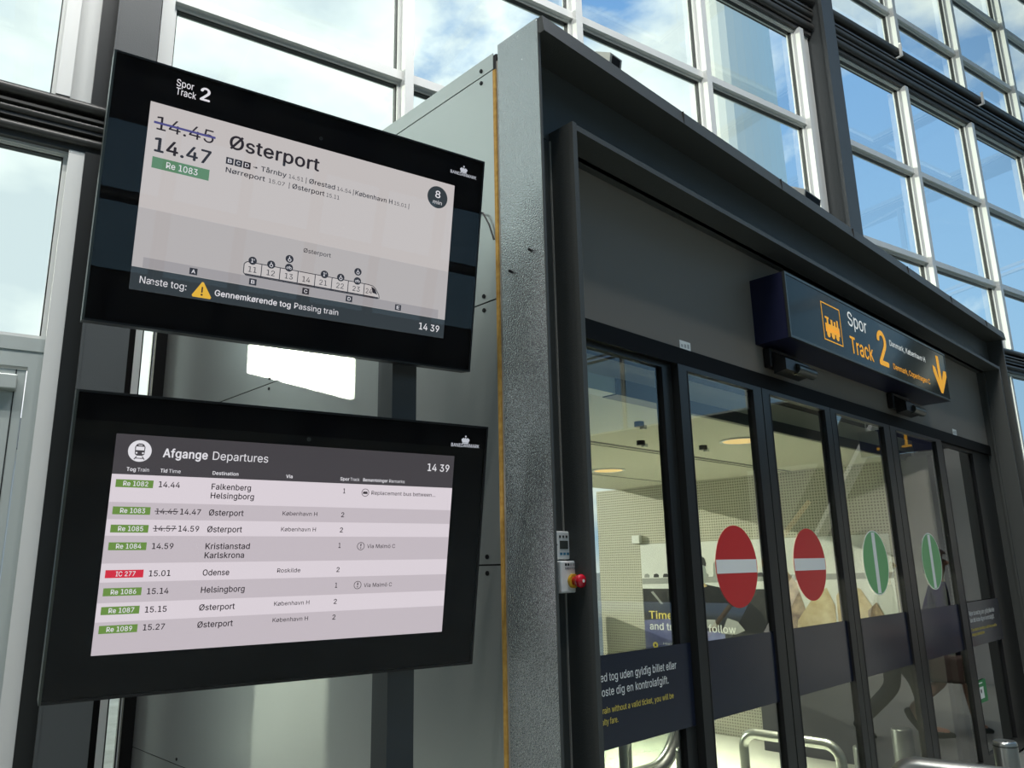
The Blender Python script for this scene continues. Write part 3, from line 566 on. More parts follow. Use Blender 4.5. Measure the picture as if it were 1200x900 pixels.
def _glyph_mesh(ch):
    """Triangles of one character, holes cut out."""
    if ch in _GT:
        return _GT[ch]
    adv, lps = _GL[ch]
    vs, fs = [], []
    if lps:
        sg = max((_area(l) for l in lps), key=abs) > 0
        outers = [l for l in lps if (_area(l) > 0) == sg]
        holes = [l for l in lps if (_area(l) > 0) != sg]
        for o_ in outers:
            grp = [o_] + [h_ for h_ in holes if _inside(h_[0], o_)]
            k = len(vs)
            flat = [p for l in grp for p in l]
            vs += [(p[0] / 1000, p[1] / 1000, 0) for p in flat]
            for tri in tessellate_polygon([[Vector((p[0], p[1], 0)) for p in l] for l in grp]):
                a, b, c = (flat[q] for q in tri)
                ar = (b[0] - a[0]) * (c[1] - a[1]) - (c[0] - a[0]) * (b[1] - a[1])
                if ar:
                    fs.append([k + q for q in (tri if ar > 0 else tri[::-1])])
    _GT[ch] = (adv, vs, fs)
    return _GT[ch]


def glyphs(s, bold):
    """Filled outlines of a line of lettering, as (vertices, faces, left edge, width, cap height)."""
    key = (s, bold)
    if key in _G:
        return _G[key]
    vs, fs = [], []
    offs = [(0, 0)] if bold < 0.003 else [(bold, 0), (-bold, 0), (0, bold * 0.7), (0, -bold * 0.7)]
    x = 0.0
    for ch in s:
        adv, gv, gf = _glyph_mesh(ch)
        for i_, (ox_, oy_) in enumerate(offs):
            k = len(vs)
            vs += [(p[0] + x + ox_, p[1] + oy_, i_ * 0.00008) for p in gv]
            fs += [[k + q for q in f] for f in gf]
        x += adv / 1000 + bold
    x0 = min(p[0] for p in vs); x1 = max(p[0] for p in vs)
    _G[key] = (vs, fs, x0, x1 - x0, 0.509)
    return _G[key]


def tag(o, label=None, cat=None, group=None, kind=None):
    if label: o['label'] = label
    if cat: o['category'] = cat
    if group: o['group'] = group
    if kind: o['kind'] = kind
    return o


def empty(name, loc=(0, 0, 0), label=None, cat=None, group=None, kind=None, mw=None):
    o = bpy.data.objects.new(name, None)
    o.empty_display_size = 0.1
    COL.objects.link(o)
    if mw is not None:
        o.matrix_world = mw
    else:
        o.location = loc
    return tag(o, label, cat, group, kind)


# frame of the glass facade: u runs along it to the right, z up, d away from the camera
PHI = RAD(11.4549)
H = Vector((cos(PHI), -sin(PHI), 0))
NF = Vector((sin(PHI), cos(PHI), 0))


def FM(d=0.0, u=0.0, z=0.0):
    """local x = u, local y = d, local z = up"""
    o_ = H * u + NF * d
    return Matrix(((H.x, NF.x, 0, o_.x), (H.y, NF.y, 0, o_.y), (0, 0, 1, z), (0, 0, 0, 1)))


FX = FM()

# ================================================================== THE SETTING
MB().box((-22, -24, -0.2), (34, 7.2, 0.0), 'hall_floor').build('floor', kind='structure')
g = MB(); g.box((-140, 7.2, -0.3), (160, 200, -0.15), 'pavement'); g.build('ground', kind='structure')
ROOF_Z = 14.2
b = MB()
ADDED_SKYLIGHTS = [(-11.4, -8.2), (-7.6, -4.4), (-3.8, -0.6), (0.0, 3.2)]  # unseen roof openings added to let more daylight into the hall
edges = [-13.0] + [v for q in ADDED_SKYLIGHTS for v in q] + [6.2]
for k in range(0, len(edges), 2):
    b.box((-19, edges[k], ROOF_Z), (27, edges[k + 1], ROOF_Z + 0.3), 'roof_paint', FX)
for (da, db) in ADDED_SKYLIGHTS:
    for k in range(11):
        b.box((-19 + 4.5 * k, da, ROOF_Z), (-18.7 + 4.5 * k, db, ROOF_Z + 0.3), 'roof_paint', FX)
    b.box((26.3, da, ROOF_Z), (27, db, ROOF_Z + 0.3), 'roof_paint', FX)
b.build('ceiling', kind='structure')

D_IN, D_OUT = 5.90, 6.06        # mullion faces
COL_W = 0.28
cols_u = [0.44 - 17.96, 0.44 - 8.98, 0.44, 0.44 + 8.98, 0.44 + 17.96]
rows = [(4.97, 6.10), (6.18, 7.64), (7.72, 9.20), (9.86, 10.62), (10.70, 12.06), (12.14, 13.5)]
wn = [0]


def window(u0, u1, z0, z1, d=6.0, X=FX, glassname='window_glass', fr=0.028, dep=0.05, fm='aluminium'):
    wn[0] += 1
    b = MB()
    b.box((u0, d - dep, z0), (u0 + fr, d + dep, z1), fm, X)
    b.box((u1 - fr, d - dep, z0), (u1, d + dep, z1), fm, X)
    b.box((u0 + fr, d - dep, z0), (u1 - fr, d + dep, z0 + fr), fm, X)
    b.box((u0 + fr, d - dep, z1 - fr), (u1 - fr, d + dep, z1), fm, X)
    # thin glazing bead standing proud inside the frame
    q = fr + 0.009
    for (a0, a1, b0, b1) in ((u0 + fr, u0 + q, z0 + fr, z1 - fr), (u1 - q, u1 - fr, z0 + fr, z1 - fr)):
        b.box((a0, d - 0.025, b0), (a1, d + 0.025, b1), 'door_profile', X)
    b.box((u0 + q, d - 0.025, z1 - q), (u1 - q, d + 0.025, z1 - fr), 'door_profile', X)
    w = b.build('window_%d' % wn[0], kind='structure')
    MB().box((u0 + fr, d - 0.006, z0 + fr), (u1 - fr, d + 0.006, z1 - fr), glassname, X).build('pane', w)
    return w


tn = [0]


def trim(b):
    tn[0] += 1
    return b.build('trim_%d' % tn[0], kind='structure')


# columns, beams, mullions, transoms and panes, bay by bay
for cu in cols_u:
    b = MB()
    z1 = ROOF_Z
    b.box((cu - COL_W / 2, 5.65, 0), (cu + COL_W / 2, 5.68, z1), 'column_paint', FX)          # front flange
    b.box((cu - 0.10, 5.68, 0), (cu + 0.10, 5.98, z1), 'column_paint', FX)                    # web box
    b.box((cu - COL_W / 2, 5.98, 0), (cu + COL_W / 2, 6.01, z1), 'column_paint', FX)          # rear flange
    b.box((cu - COL_W / 2 - 0.004, 5.645, 0), (cu - COL_W / 2 + 0.012, 5.70, z1), 'column_paint', FX)
    b.build('column', kind='structure')

for bi in range(4):
    ca, cb = cols_u[bi], cols_u[bi + 1]
    ua, ub = ca + COL_W / 2, cb - COL_W / 2
    mull = [ca + 0.2] + [ca + 2.30 + 2.09 * k for k in range(4)] + [cb - 0.2]
    mull = [ca + 0.21, ca + 2.30, ca + 4.39, ca + 6.48, cb - 0.42]
    # mullion posts
    for k, mu_ in enumerate(mull):
        for (za, zb) in ((4.97, 9.20), (9.86, 13.7)):
            b = MB()
            w_ = 0.045
            b.box((mu_ - w_, D_IN - 0.06, za), (mu_ + w_, D_OUT, zb), 'aluminium', FX)
            trim(b)
    mull_all = mull + [cb - 0.21]
    # the last narrow strip beside the column is a closed frame
    for (za, zb) in ((4.97, 9.20), (9.86, 13.7)):
        trim(MB().box((cb - 0.375, 5.94, za), (cb - COL_W / 2, 6.04, zb), 'aluminium', FX))
        trim(MB().box((ca + COL_W / 2, 5.95, za), (ca + 0.165, 6.04, zb), 'black_profile', FX))
    for (z0, z1) in rows:
        for k in range(len(mull) - 1):
            window(mull[k] + 0.045, mull[k + 1] - 0.045, z0, z1)
    # transoms
    for tz in (6.14, 7.68, 10.66, 12.10):
        for k in range(len(mull) - 1):
            trim(MB().box((mull[k] + 0.045, D_IN, tz - 0.045), (mull[k + 1] - 0.045, D_OUT - 0.02, tz + 0.045), 'aluminium', FX))
    # the two dark beams
    for (z0, z1) in ((4.58, 4.97), (9.20, 9.86)):
        b = MB()
        h_ = z1 - z0
        b.box((ua, 5.88, z0), (ub, 6.10, z0 + 0.05), 'beam_paint', FX)
        b.box((ua, 5.97, z0 + 0.05), (ub, 6.06, z1), 'beam_paint', FX)
        b.box((ua, 5.84, z0 + 0.34 * h_), (ub, 5.97, z0 + 0.40 * h_), 'beam_paint', FX)
        b.box((ua, 5.80, z0 + 0.56 * h_), (ub, 5.97, z0 + 0.61 * h_), 'beam_paint', FX)
        b.box((ua, 5.86, z1 - 0.05), (ub, 6.10, z1), 'beam_paint', FX)
        for (dd, fz, rr) in ((5.86, 0.18, 0.055), (5.84, 0.48, 0.045), (5.80, 0.80, 0.065)):
            b.tube([(ua, dd, z0 + fz * h_), (ub, dd, z0 + fz * h_)], rr * h_ / 0.66, 'beam_paint', 12, FX)
        b.box((ua, 5.93, z0 - 0.02), (ub, 6.0, z0), 'aluminium', FX)
        bo = b.build('beam', kind='structure')
        for k in range(3):
            uu = ua + 1.9 + 2.6 * k
            c = MB()
            c.box((uu, 5.70, z0 + 0.62 * h_), (uu + 0.03, 5.74, z1 - 0.02), 'plastic_white', FX)
            c.box((uu, 5.70, z0 + 0.60 * h_), (uu + 0.03, 5.84, z0 + 0.64 * h_), 'plastic_white', FX)
            c.build('pipe_clip', bo)

RZ = Matrix(((1, 0, 0, 0), (0, 0, 1, 0), (0, 1, 0, ROOF_Z + 0.1), (0, 0, 0, 1)))
for (da, db) in ADDED_SKYLIGHTS:
    for k in range(10):
        window(-18.7 + 4.5 * k, -14.5 + 4.5 * k, da, db, d=0, X=FX @ RZ, fr=0.06)

# ground storey of the facade, left of the column and right of the portal
trim(MB().box((-0.72, 5.92, 3.08), (0.10, 6.06, 3.17), 'door_aluminium', FX))
trim(MB().box((0.10, 5.88, 0), (0.20, 6.06, 4.58), 'aluminium', FX))
trim(MB().box((0.20, 5.86, 0), (0.305, 6.02, 4.58), 'door_profile', FX))
trim(MB().box((0.20, 5.86, 4.97), (0.305, 6.02, 9.2), 'door_profile', FX))
window(-0.72, 0.10, 3.17, 4.58)
MB().box((-8.4, 5.92, 0), (-0.72, 6.06, 4.58), 'dark_wall', FX).build('wall_rear', kind='structure')  # solid wall out of view, added to keep sun off the side cladding

# narrow glazed strip between the column and the portal side
trim(MB().box((0.585, 5.90, 0), (0.645, 6.04, 4.58), 'black_profile', FX))
trim(MB().box((0.645, 5.92, 0), (0.69, 6.03, 4.58), 'aluminium', FX))
trim(MB().box((0.785, 5.90, 0), (0.86, 6.04, 4.58), 'black_profile', FX))
trim(MB().box((0.69, 5.92, 2.66), (0.785, 6.03, 2.82), 'aluminium', FX))
window(0.69, 0.785, 0.0, 2.66, fr=0.008, dep=0.03)
window(0.69, 0.785, 2.82, 4.58, fr=0.008, dep=0.03)
MB().box((0.86, 5.95, 3.9), (9.3, 6.05, 4.58), 'wall_paint', FX).build('wall_rear', kind='structure')
for k in range(4):
    window(9.56 + 2.15 * k, 9.56 + 2.15 * (k + 1), 0.9 if k else 0.9, 4.58)
MB().box((9.56, 5.9, 0), (18.2, 6.05, 0.9), 'wall_paint', FX).build('wall_plinth', kind='structure')

# door in the facade, far left
b = MB()
b.box((-0.72, 5.93, 2.97), (0.10, 6.05, 3.08), 'door_aluminium', FX)
b.box((0.02, 5.93, 0), (0.10, 6.05, 2.97), 'door_aluminium', FX)
b.box((-0.72, 5.93, 0), (-0.66, 6.05, 2.97), 'door_aluminium', FX)
d1 = b.build('door_1', kind='structure')
b = MB()
b.box((-0.13, 5.95, 0.02), (0.015, 6.03, 2.95), 'door_aluminium', FX)
b.box((-0.655, 5.95, 0.02), (-0.60, 6.03, 2.95), 'door_aluminium', FX)
b.box((-0.60, 5.95, 2.80), (-0.13, 6.03, 2.95), 'door_aluminium', FX)
b.box((-0.60, 5.95, 0.02), (-0.13, 6.03, 0.25), 'door_aluminium', FX)
b.box((-0.045, 5.945, 0.02), (-0.038, 5.955, 2.95), 'door_profile', FX)
b.build('door_leaf', d1)
MB().box((-0.60, 5.985, 0.25), (-0.13, 5.997, 2.80), 'window_glass', FX).build('pane', d1)
b = MB()
b.box((-0.62, 5.86, 2.80), (-0.03, 5.95, 2.90), 'door_aluminium', FX, bev=0.008)
b.build('door_closer', d1)

OZ0, OZ1 = 2.9, 5.9
# the rest of the hall: opposite side glazed in a band, solid above, glazed right end
MB().box((-19, -12.2, OZ1), (27, -12.0, ROOF_Z), 'dark_wall', FX).build('wall_opposite', kind='structure')
MB().box((-19, -12.2, 0), (27, -12.0, OZ0), 'dark_wall', FX).build('wall_opposite', kind='structure')
for k in range(15):
    u0 = -19 + 3.0 * k
    for (z0, z1) in ((OZ0, (OZ0 + OZ1) / 2 - 0.05), ((OZ0 + OZ1) / 2 + 0.05, OZ1)):
        window(u0 + 0.06, u0 + 1.46, z0, z1, d=-12.1, fr=0.07, fm='door_profile')
        window(u0 + 1.54, u0 + 2.94, z0, z1, d=-12.1, fr=0.07, fm='door_profile')
    trim(MB().box((u0 - 0.06, -12.2, OZ0), (u0 + 0.06, -11.9, OZ1), 'beam_paint', FX))
    trim(MB().box((u0 + 1.46, -12.2, OZ0), (u0 + 1.54, -12.0, OZ1), 'beam_paint', FX))
    trim(MB().box((u0 + 0.06, -12.2, (OZ0 + OZ1) / 2 - 0.05), (u0 + 2.94, -12.0, (OZ0 + OZ1) / 2 + 0.05), 'beam_paint', FX))
RX = Matrix.Translation((24.0, 0, 0)) @ Matrix.Rotation(pi / 2, 4, 'Z')
for k in range(7):
    for (z0, z1) in ((0.4, 3.4), (3.5, 6.6), (6.7, 9.8), (9.9, 13.4)):
        ya, yb_ = -16.5 + 2.6 * k, -16.5 + 2.6 * (k + 1)
        if z1 > 7 or (ya > -7.0 and yb_ < -1.0):
            window(ya, yb_, z0, z1, d=0, X=RX, fr=0.08)
        else:
            MB().box((ya, -0.1, z0 - 0.1), (yb_, 0.1, z1 + 0.1), 'dark_wall', RX).build('wall_right', kind='structure')
MB().box((-18.6, -12.2, 0), (-18.4, 6.1, ROOF_Z), 'wall_paint', FX).build('wall_left', kind='structure')

for dd in (0.8, -1.0):  # unseen lamps added to lift the ambient light in the hall
    for k in range(4):
        uu = (-6.0 + 4.0 * k) if dd > 0 else (-8.0 + 4.0 * k)
        p = H * uu + NF * dd
        t = empty('hall_fill_lamp', (p.x, p.y, ROOF_Z - 0.9), 'added long white fill lamp, unseen, high under the hall roof', 'lamp', 'added fill lamps under the hall roof')
        t.rotation_euler = (0, 0, -PHI)
        MB().box((-1.2, -0.15, 0), (1.2, 0.15, 0.12), 'plastic_white').build('lamp_body', t)
        MB().box((-1.17, -0.12, -0.004), (1.17, 0.12, 0), 'fill_lamp_white').build('diffuser', t)
        for xx in (-0.9, 0.9):
            MB().tube([(xx, 0, 0.12), (xx, 0, 0.9)], 0.008, 'steel', 8).build('hanger', t)
        ld = bpy.data.lights.new('hall_fill_glow', 'AREA')
        ld.shape = 'RECTANGLE'; ld.size = 2.3; ld.size_y = 0.24; ld.energy = HALL_FILL_W; ld.color = (1.0, 0.965, 0.92)
        lo = bpy.data.objects.new('hall_fill_glow', ld); COL.objects.link(lo)
        lo.parent = t
        lo.location = (0, 0, -0.03)

# ================================================================== THE PORTAL
YF, YD = 1.85, 2.05
X0, X1 = 2.013, 8.744
ZT = 3.79
pt = empty('entrance_portal', (X0, YF, 0), 'dark grey steel portal frame around the glass sliding doors, open channel profile all round', 'doorway')
PI = Matrix.Translation((-X0, -YF, 0))


def pbuild(b, name, parent=pt, **k):
    return b.build(name, parent, **k)


# left jamb: outer flange with textured side, recessed web, inner flange
b = MB()
b.box((X0, YF, 0), (X0 + 0.010, 2.085, 3.79), 'portal_side_paint', PI)
b.box((X0 + 0.001, YF - 0.004, 0), (X0 + 0.012, YF, 3.72), 'portal_paint', PI)
b.box((X0 + 0.010, YF, 0), (X0 + 0.012, 1.98, 3.72), 'portal_paint', PI)
b.box((X0 + 0.012, 1.98, 0), (2.225, 2.0, 3.36), 'portal_paint', PI)
b.box((2.21, YF, 0), (2.236, 2.08, 3.40), 'portal_paint', PI)
b.box((2.205, 1.974, 0), (2.211, 1.98, 3.36), 'sealant', PI)
jl = pbuild(b, 'jamb', label='left upright with rough textured outer face')
for (yy, zz) in ((1.92, 2.79), (2.03, 2.735)):
    MB().tube([(X0 + 0.002, yy, zz), (X0 - 0.012, yy - 0.001, zz)], 0.006, 'screw_black', 10, PI).build('bolt', jl)
b = MB()
b.box((X1 - 0.028, YF, 0), (X1, 2.2, 3.725), 'portal_paint', PI)
b.box((8.425, 1.98, 0), (X1 - 0.028, 2.0, 3.36), 'portal_paint', PI)
b.box((8.439, YF, 0), (8.465, 2.08, 3.40), 'portal_paint', PI)
pbuild(b, 'jamb', label='right upright, smooth')
# head: top flange, web, inner flange
b = MB()
b.prism([(YF - 0.03, 3.72), (YF - 0.02, 3.795), (2.088, 3.795), (2.088, 3.755), (2.0, 3.755), (2.0, 3.72)], X0 + 0.010, X1 + 0.02, 'portal_paint',
        PI @ Matrix(((0, 0, 1, 0), (1, 0, 0, 0), (0, 1, 0, 0), (0, 0, 0, 1))))
b.box((X0 + 0.028, 1.985, 3.367), (X1 - 0.028, 2.01, 3.755), 'portal_paint', PI)
b.box((2.236, YF, 3.367), (8.439, 2.055, 3.393), 'portal_paint', PI)
hb = pbuild(b, 'head_beam')
for k in range(1, 7):
    xx = X0 + k * 1.02
    MB().box((xx, YF - 0.0305, 3.722), (xx + 0.003, YF - 0.02, 3.79), 'dark_gap', PI).build('flange_joint', hb)
pbuild(MB().box((2.236, YD, 2.643), (8.439, YD + 0.05, 3.39), 'bulkhead_paint', PI), 'bulkhead_panel')
pbuild(MB().box((2.236, 2.035, 2.555), (8.439, 2.20, 2.643), 'black_profile', PI), 'header_rail')
for (xa, xb, za, zb) in ((3.205, 3.30, 2.646, 2.692), (7.40, 7.50, 2.646, 2.70)):
    s = MB().box((xa, YD - 0.002, za), (xb, YD, zb), 'white_print', PI)
    for q in range(3):
        s.box((xa + 0.01 + 0.028 * q, YD - 0.0028, za + 0.012), (xa + 0.026 + 0.028 * q, YD - 0.002, zb - 0.02 + 0.004 * q), 'plastic_grey', PI)
    pbuild(s, 'sticker')

# side cladding sheets, each screwed on by itself
names = ['topmost narrow strip of silver sheet metal cladding along the portal top edge',
         'silver sheet metal cladding sheet behind the upper departure screen, below the top strip',
         'silver sheet metal cladding sheet in the gap between the two screens and below',
         'silver sheet metal cladding sheet lit in stripes under the lower screen',
         'lowest silver sheet metal cladding sheet, down at the floor']
zb = [3.77, 3.687, 2.646, 1.612, 0.520, 0.0]
for i in range(5):
    z1, z0 = zb[i], zb[i + 1]
    b = MB().box((X0, 2.115, z0 + 0.003), (X0 + 0.004, 5.74, z1 - 0.003), 'sheet_metal')
    o = b.build('cladding_sheet', label=names[i], cat='wall panel', group='sheet metal cladding on the side of the portal')
    for yy in (2.19, 3.1, 4.0, 4.9):
        for zz in (z0 + 0.03, z1 - 0.03):
            if (z1 - z0) < 0.1 and zz > z0 + 0.031:
                continue
            MB().tube([(X0 + 0.001, yy, zz), (X0 - 0.004, yy, zz)], 0.009, 'screw_black', 10).build('screw', o)
MB().box((X0 + 0.006, 2.10, 0), (X0 + 0.12, 5.74, 3.76), 'dark_wall').build('wall_vestibule', kind='structure')
MB().box((X0 - 0.003, 2.098, 0), (X0 + 0.006, 2.115, 3.68), 'edge_foam').build('edge_strip', label='long ochre foam edge strip between the cladding and the portal upright', cat='strip')
MB().box((X0 + 0.004, 2.086, 0), (X0 + 0.01, 2.098, 3.72), 'sealant').build('sealant_bead', label='crumbling grey sealant bead running up beside the ochre strip', cat='sealant')
pts = [(X0 - 0.012, 2.27, 3.06), (X0 - 0.02, 2.22, 3.055), (X0 - 0.018, 2.17, 3.03), (X0 - 0.012, 2.14, 2.97), (X0 - 0.006, 2.12, 2.90)]
MB().tube(pts, 0.004, 'print_black', 8).build('cable', label='thin dark cable looping from behind the upper screen to the portal edge', cat='cable')

# ================================================================== SLIDING DOORS
ZG = 2.555


def leaf(x0, x1, y, sl, sr, label, z0=0.02, name='sliding_door_leaf', cat='door', group='glass sliding door leaves'):
    t = empty(name, (x0, y, 0), label, cat, group)
    X = Matrix.Translation((-x0, -y, 0))
    b = MB()
    b.box((x0, y - 0.02, z0), (x0 + sl, y + 0.025, ZG), 'door_profile', X)
    b.box((x1 - sr, y - 0.02, z0), (x1, y + 0.025, ZG), 'door_profile', X)
    b.box((x0 + sl, y - 0.02, ZG - 0.025), (x1 - sr, y + 0.025, ZG), 'door_profile', X)
    b.box((x0 + sl, y - 0.02, z0), (x1 - sr, y + 0.025, 0.12), 'door_profile', X)
    for xx in (x0 + sl, x1 - sr - 0.006):
        b.box((xx, y - 0.022, 0.12), (xx + 0.006, y + 0.02, ZG - 0.025), 'rubber', X)
    b.build('leaf_frame', t)
    MB().box((x0 + sl, y - 0.004, 0.12), (x1 - sr, y + 0.004, ZG - 0.025), 'door_glass', X).build('pane', t)
    return t, X


TX = Matrix(((1, 0, 0, 0), (0, 0, -1, 0), (0, 1, 0, 0), (0, 0, 0, 1)))      # text plane: x right, y -> world z, facing -Y


def sign_disc(t, X, cx, kind):
    z = 1.585
    r = 0.20
    P = X @ Matrix.Translation((cx, YD - 0.0065, z)) @ TX
    b = MB()
    if kind == 'stop':
        b.disc(0, 0, r, 0, 0.001, 'sign_red', P, 64)
        b.box((-r * 0.965, -0.033, 0.001), (r * 0.965, 0.033, 0.0015), 'white_print', P)
        b.build('no_entry_disc', t, label='red disc with a white bar across')
    else:
        b.disc(0, 0, r, 0, 0.001, 'sign_green', P, 64)
        b.ring(0, 0, r + 0.006, 0.006, 0, 0.001, 'white_print', P, 64)
        b.box((-0.026, -r * 0.97, 0.001), (0.026, r * 0.97, 0.0015), 'white_print', P)
        b.build('entry_disc', t, label='green disc with a white upright bar')


def band(t, X, xa, xb, za=0.915, zb_=1.254, yy=YD - 0.006):
    return MB().box((xa, yy - 0.001, za), (xb, yy, zb_), 'navy_film', X)


t, X = leaf(2.24, 3.135, 2.085, 0.03, 0.075, 'fixed glass side panel at the left upright, white and yellow ticket warning on navy', name='glass_side_panel', cat='door panel', group='fixed glass panels beside the doors')
b = band(t, X, 2.24, 3.13, 0.908, 1.256, 2.062)
P = X @ Matrix.Translation((0, 2.0605, 0)) @ TX
b.text('Rejser du med tog uden gyldig billet eller', 2.276, 1.157, 0.732, 0.031, 'white_print', P, 0.0, 0.006)
b.text('kan det koste dig en kontrolafgift.', 2.322, 1.103, 0.621, 0.031, 'white_print', P, 0.0, 0.006)
b.text('If you take the train without a valid ticket, you will be', 2.283, 1.040, 0.690, 0.022, 'pale_yellow_print', P, 0.0, 0.006)
b.text('charged a penalty fare.', 2.318, 0.999, 0.267, 0.022, 'pale_yellow_print', P, 0.0, 0.006)
b.build('warning_band', t)

specs = [(3.145, 3.965, 0.075, 0.09, 3.565, 'stop', 'glass sliding door leaf with a red no entry disc, beside the left side panel'),
         (3.975, 4.853, 0.08, 0.075, 4.372, 'stop', 'glass sliding door leaf with a red no entry disc, beside the green disc leaves'),
         (4.860, 5.850, 0.075, 0.11, 5.327, 'go', 'glass sliding door leaf with a green disc, beside the red disc leaves'),
         (5.860, 6.975, 0.11, 0.13, 6.390, 'go', 'glass sliding door leaf with a green disc, nearest the right upright')]
for (a, c, sl, sr, cx, kd, lb) in specs:
    t, X = leaf(a, c, YD, sl, sr, lb)
    band(t, X, a + sl, c - sr).build('sight_band', t)
    sign_disc(t, X, cx, kd)
t, X = leaf(6.985, 8.435, 2.085, 0.13, 0.50, 'fixed glass side panel at the right upright, with a small green notice', name='glass_side_panel', cat='door panel', group='fixed glass panels beside the doors')
b = band(t, X, 7.115, 7.98, 0.915, 1.254, 2.062)
P = X @ Matrix.Translation((0, 2.0605, 0)) @ TX
b.text('Rejser du med tog uden gyldig billet eller', 7.135, 1.150, 0.70, 0.034, 'white_print', P, 0.0, 0.006)
b.text('kan det koste dig en kontrolafgift.', 7.14, 1.097, 0.66, 0.034, 'white_print', P, 0.0, 0.006)
b.text('If you take the train without a valid ticket, you will be', 7.135, 1.030, 0.70, 0.022, 'pale_yellow_print', P, 0.0, 0.006)
b.text('charged a penalty fare.', 7.13, 0.994, 0.34, 0.022, 'pale_yellow_print', P, 0.0, 0.006)
b.build('warning_band', t)
b = MB()
P2 = X @ Matrix.Translation((7.085, 2.075, 0.49)) @ TX
b.box((0, 0, 0), (0.25, 0.165, 0.002), 'exit_green', P2)
b.box((0.06, 0.03, 0.002), (0.17, 0.115, 0.003), 'white_print', P2)
b.box((0.02, 0.14, 0.002), (0.16, 0.148, 0.003), 'white_print', P2)
b.disc(0.105, 0.085, 0.016, 0.003, 0.0035, 'print_black', P2, 16)
b.build('notice', t, label='green notice with a white square')

# ================================================================== SIGN BOX ABOVE THE DOORS
sx0, sx1, sz0, sz1, sy = 3.992, 6.712, 2.815, 3.203, 1.838
sg = empty('track_sign', (sx0, YD, sz0), 'long navy box sign reading Spor Track 2, with yellow train and arrow', 'sign')
S = Matrix.Translation((-sx0, -YD, -sz0))
MB().box((sx0, sy + 0.012, sz0), (sx1, YD, sz1), 'navy_paint', S).build('sign_case', sg)
b = MB()
e = 0.014
b.box((sx0, sy - 0.003, sz0), (sx1, sy + 0.014, sz0 + e), 'dark_steel', S)
b.box((sx0, sy - 0.003, sz1 - e), (sx1, sy + 0.014, sz1), 'dark_steel', S)
b.box((sx0, sy - 0.003, sz0 + e), (sx0 + e, sy + 0.014, sz1 - e), 'dark_steel', S)
b.box((sx1 - e, sy - 0.003, sz0 + e), (sx1, sy + 0.014, sz1 - e), 'dark_steel', S)
b.build('sign_frame', sg)
face = MB().box((sx0 + e, sy, sz0 + e), (sx1 - e, sy + 0.012, sz1 - e), 'sign_face', S).build('sign_face', sg)
P = S @ Matrix.Translation((0, sy - 0.001, 0)) @ TX
b = MB()
fx0, fx1, fz0, fz1, lw = 4.44, 4.705, 2.888, 3.13, 0.007
b.box((fx0, fz0, 0), (fx1, fz0 + lw, 0.0006), 'sign_yellow', P)
b.box((fx0, fz1 - lw, 0), (fx1, fz1, 0.0006), 'sign_yellow', P)
b.box((fx0, fz0 + lw, 0), (fx0 + lw, fz1 - lw, 0.0006), 'sign_yellow', P)
b.box((fx1 - lw, fz0 + lw, 0), (fx1, fz1 - lw, 0.0006), 'sign_yellow', P)
# steam engine seen from the side
b.prism([(4.475, 2.965), (4.475, 3.0), (4.50, 3.0), (4.50, 3.03), (4.478, 3.03), (4.478, 3.043), (4.53, 3.043), (4.53, 3.03), (4.52, 3.03), (4.52, 3.0),
         (4.555, 3.0), (4.555, 3.035), (4.58, 3.035), (4.58, 3.0), (4.60, 3.0), (4.60, 3.03), (4.622, 3.03), (4.622, 3.0), (4.64, 3.0), (4.64, 3.045), (4.66, 3.045), (4.66, 3.0),
         (4.672, 3.0), (4.672, 2.965)], 0, 0.0006, 'sign_yellow', P)
b.prism([(4.475, 2.945), (4.672, 2.945), (4.672, 2.968), (4.475, 2.968)], 0, 0.0006, 'sign_yellow', P)
for wx in (4.508, 4.572, 4.634):
    b.disc(wx, 2.935, 0.023, 0, 0.0007, 'sign_yellow', P, 20)
b.build('train_pictogram', face)
MB().text('Spor', 4.825, 3.057, 0.30, 0.094, 'sign_white', P, 0.0006, 0.004).build('lettering', face)
MB().text('Track', 4.82, 2.876, 0.365, 0.108, 'sign_yellow', P, 0.0006, 0.012).build('lettering', face)
MB().text('2', 5.285, 2.882, 0.165, 0.240, 'sign_yellow', P, 0.0006, 0.015).build('lettering', face)
MB().text('Danmark, København H', 5.515, 3.052, 0.71, 0.040, 'sign_white', P, 0.0006, 0.006).build('lettering', face)
MB().text('Denmark, Copenhagen C', 5.53, 2.886, 0.735, 0.040, 'sign_yellow', P, 0.0006, 0.006).build('lettering', face)
b = MB()
b.prism([(6.49, 3.155), (6.545, 3.155), (6.56, 2.95), (6.625, 3.05), (6.69, 3.055), (6.69, 3.01), (6.545, 2.855), (6.505, 2.855), (6.385, 3.01), (6.385, 3.06), (6.44, 3.05), (6.495, 2.955)], 0, 0.0006, 'sign_yellow', P)
b.build('arrow', face)

# presence sensors below the sign
for i, (cx, lab) in enumerate(((4.235, 'black door sensor with a grey tube under the left end of the track sign'), (6.10, 'black door sensor with a grey tube under the right end of the track sign'))):
    t = empty('door_sensor', (cx, YD, 2.70), lab, 'sensor', 'door sensors on the header')
    b = MB()
    b.box((-0.17, -0.05, -0.01), (0.17, 0.0, 0.105), 'housing_black', bev=0.008)
    b.prism([(-0.05, 0.085), (-0.125, 0.03), (-0.125, -0.035), (-0.05, -0.05)], -0.15, 0.15, 'housing_black', Matrix(((0, 0, 1, 0), (1, 0, 0, 0), (0, 1, 0, 0), (0, 0, 0, 1))))
    b.build('sensor_body', t)
    MB().tube([(-0.02, -0.115, -0.012), (0.205, -0.115, -0.012)], 0.032, 'dark_steel', 18).build('sensor_tube', t)

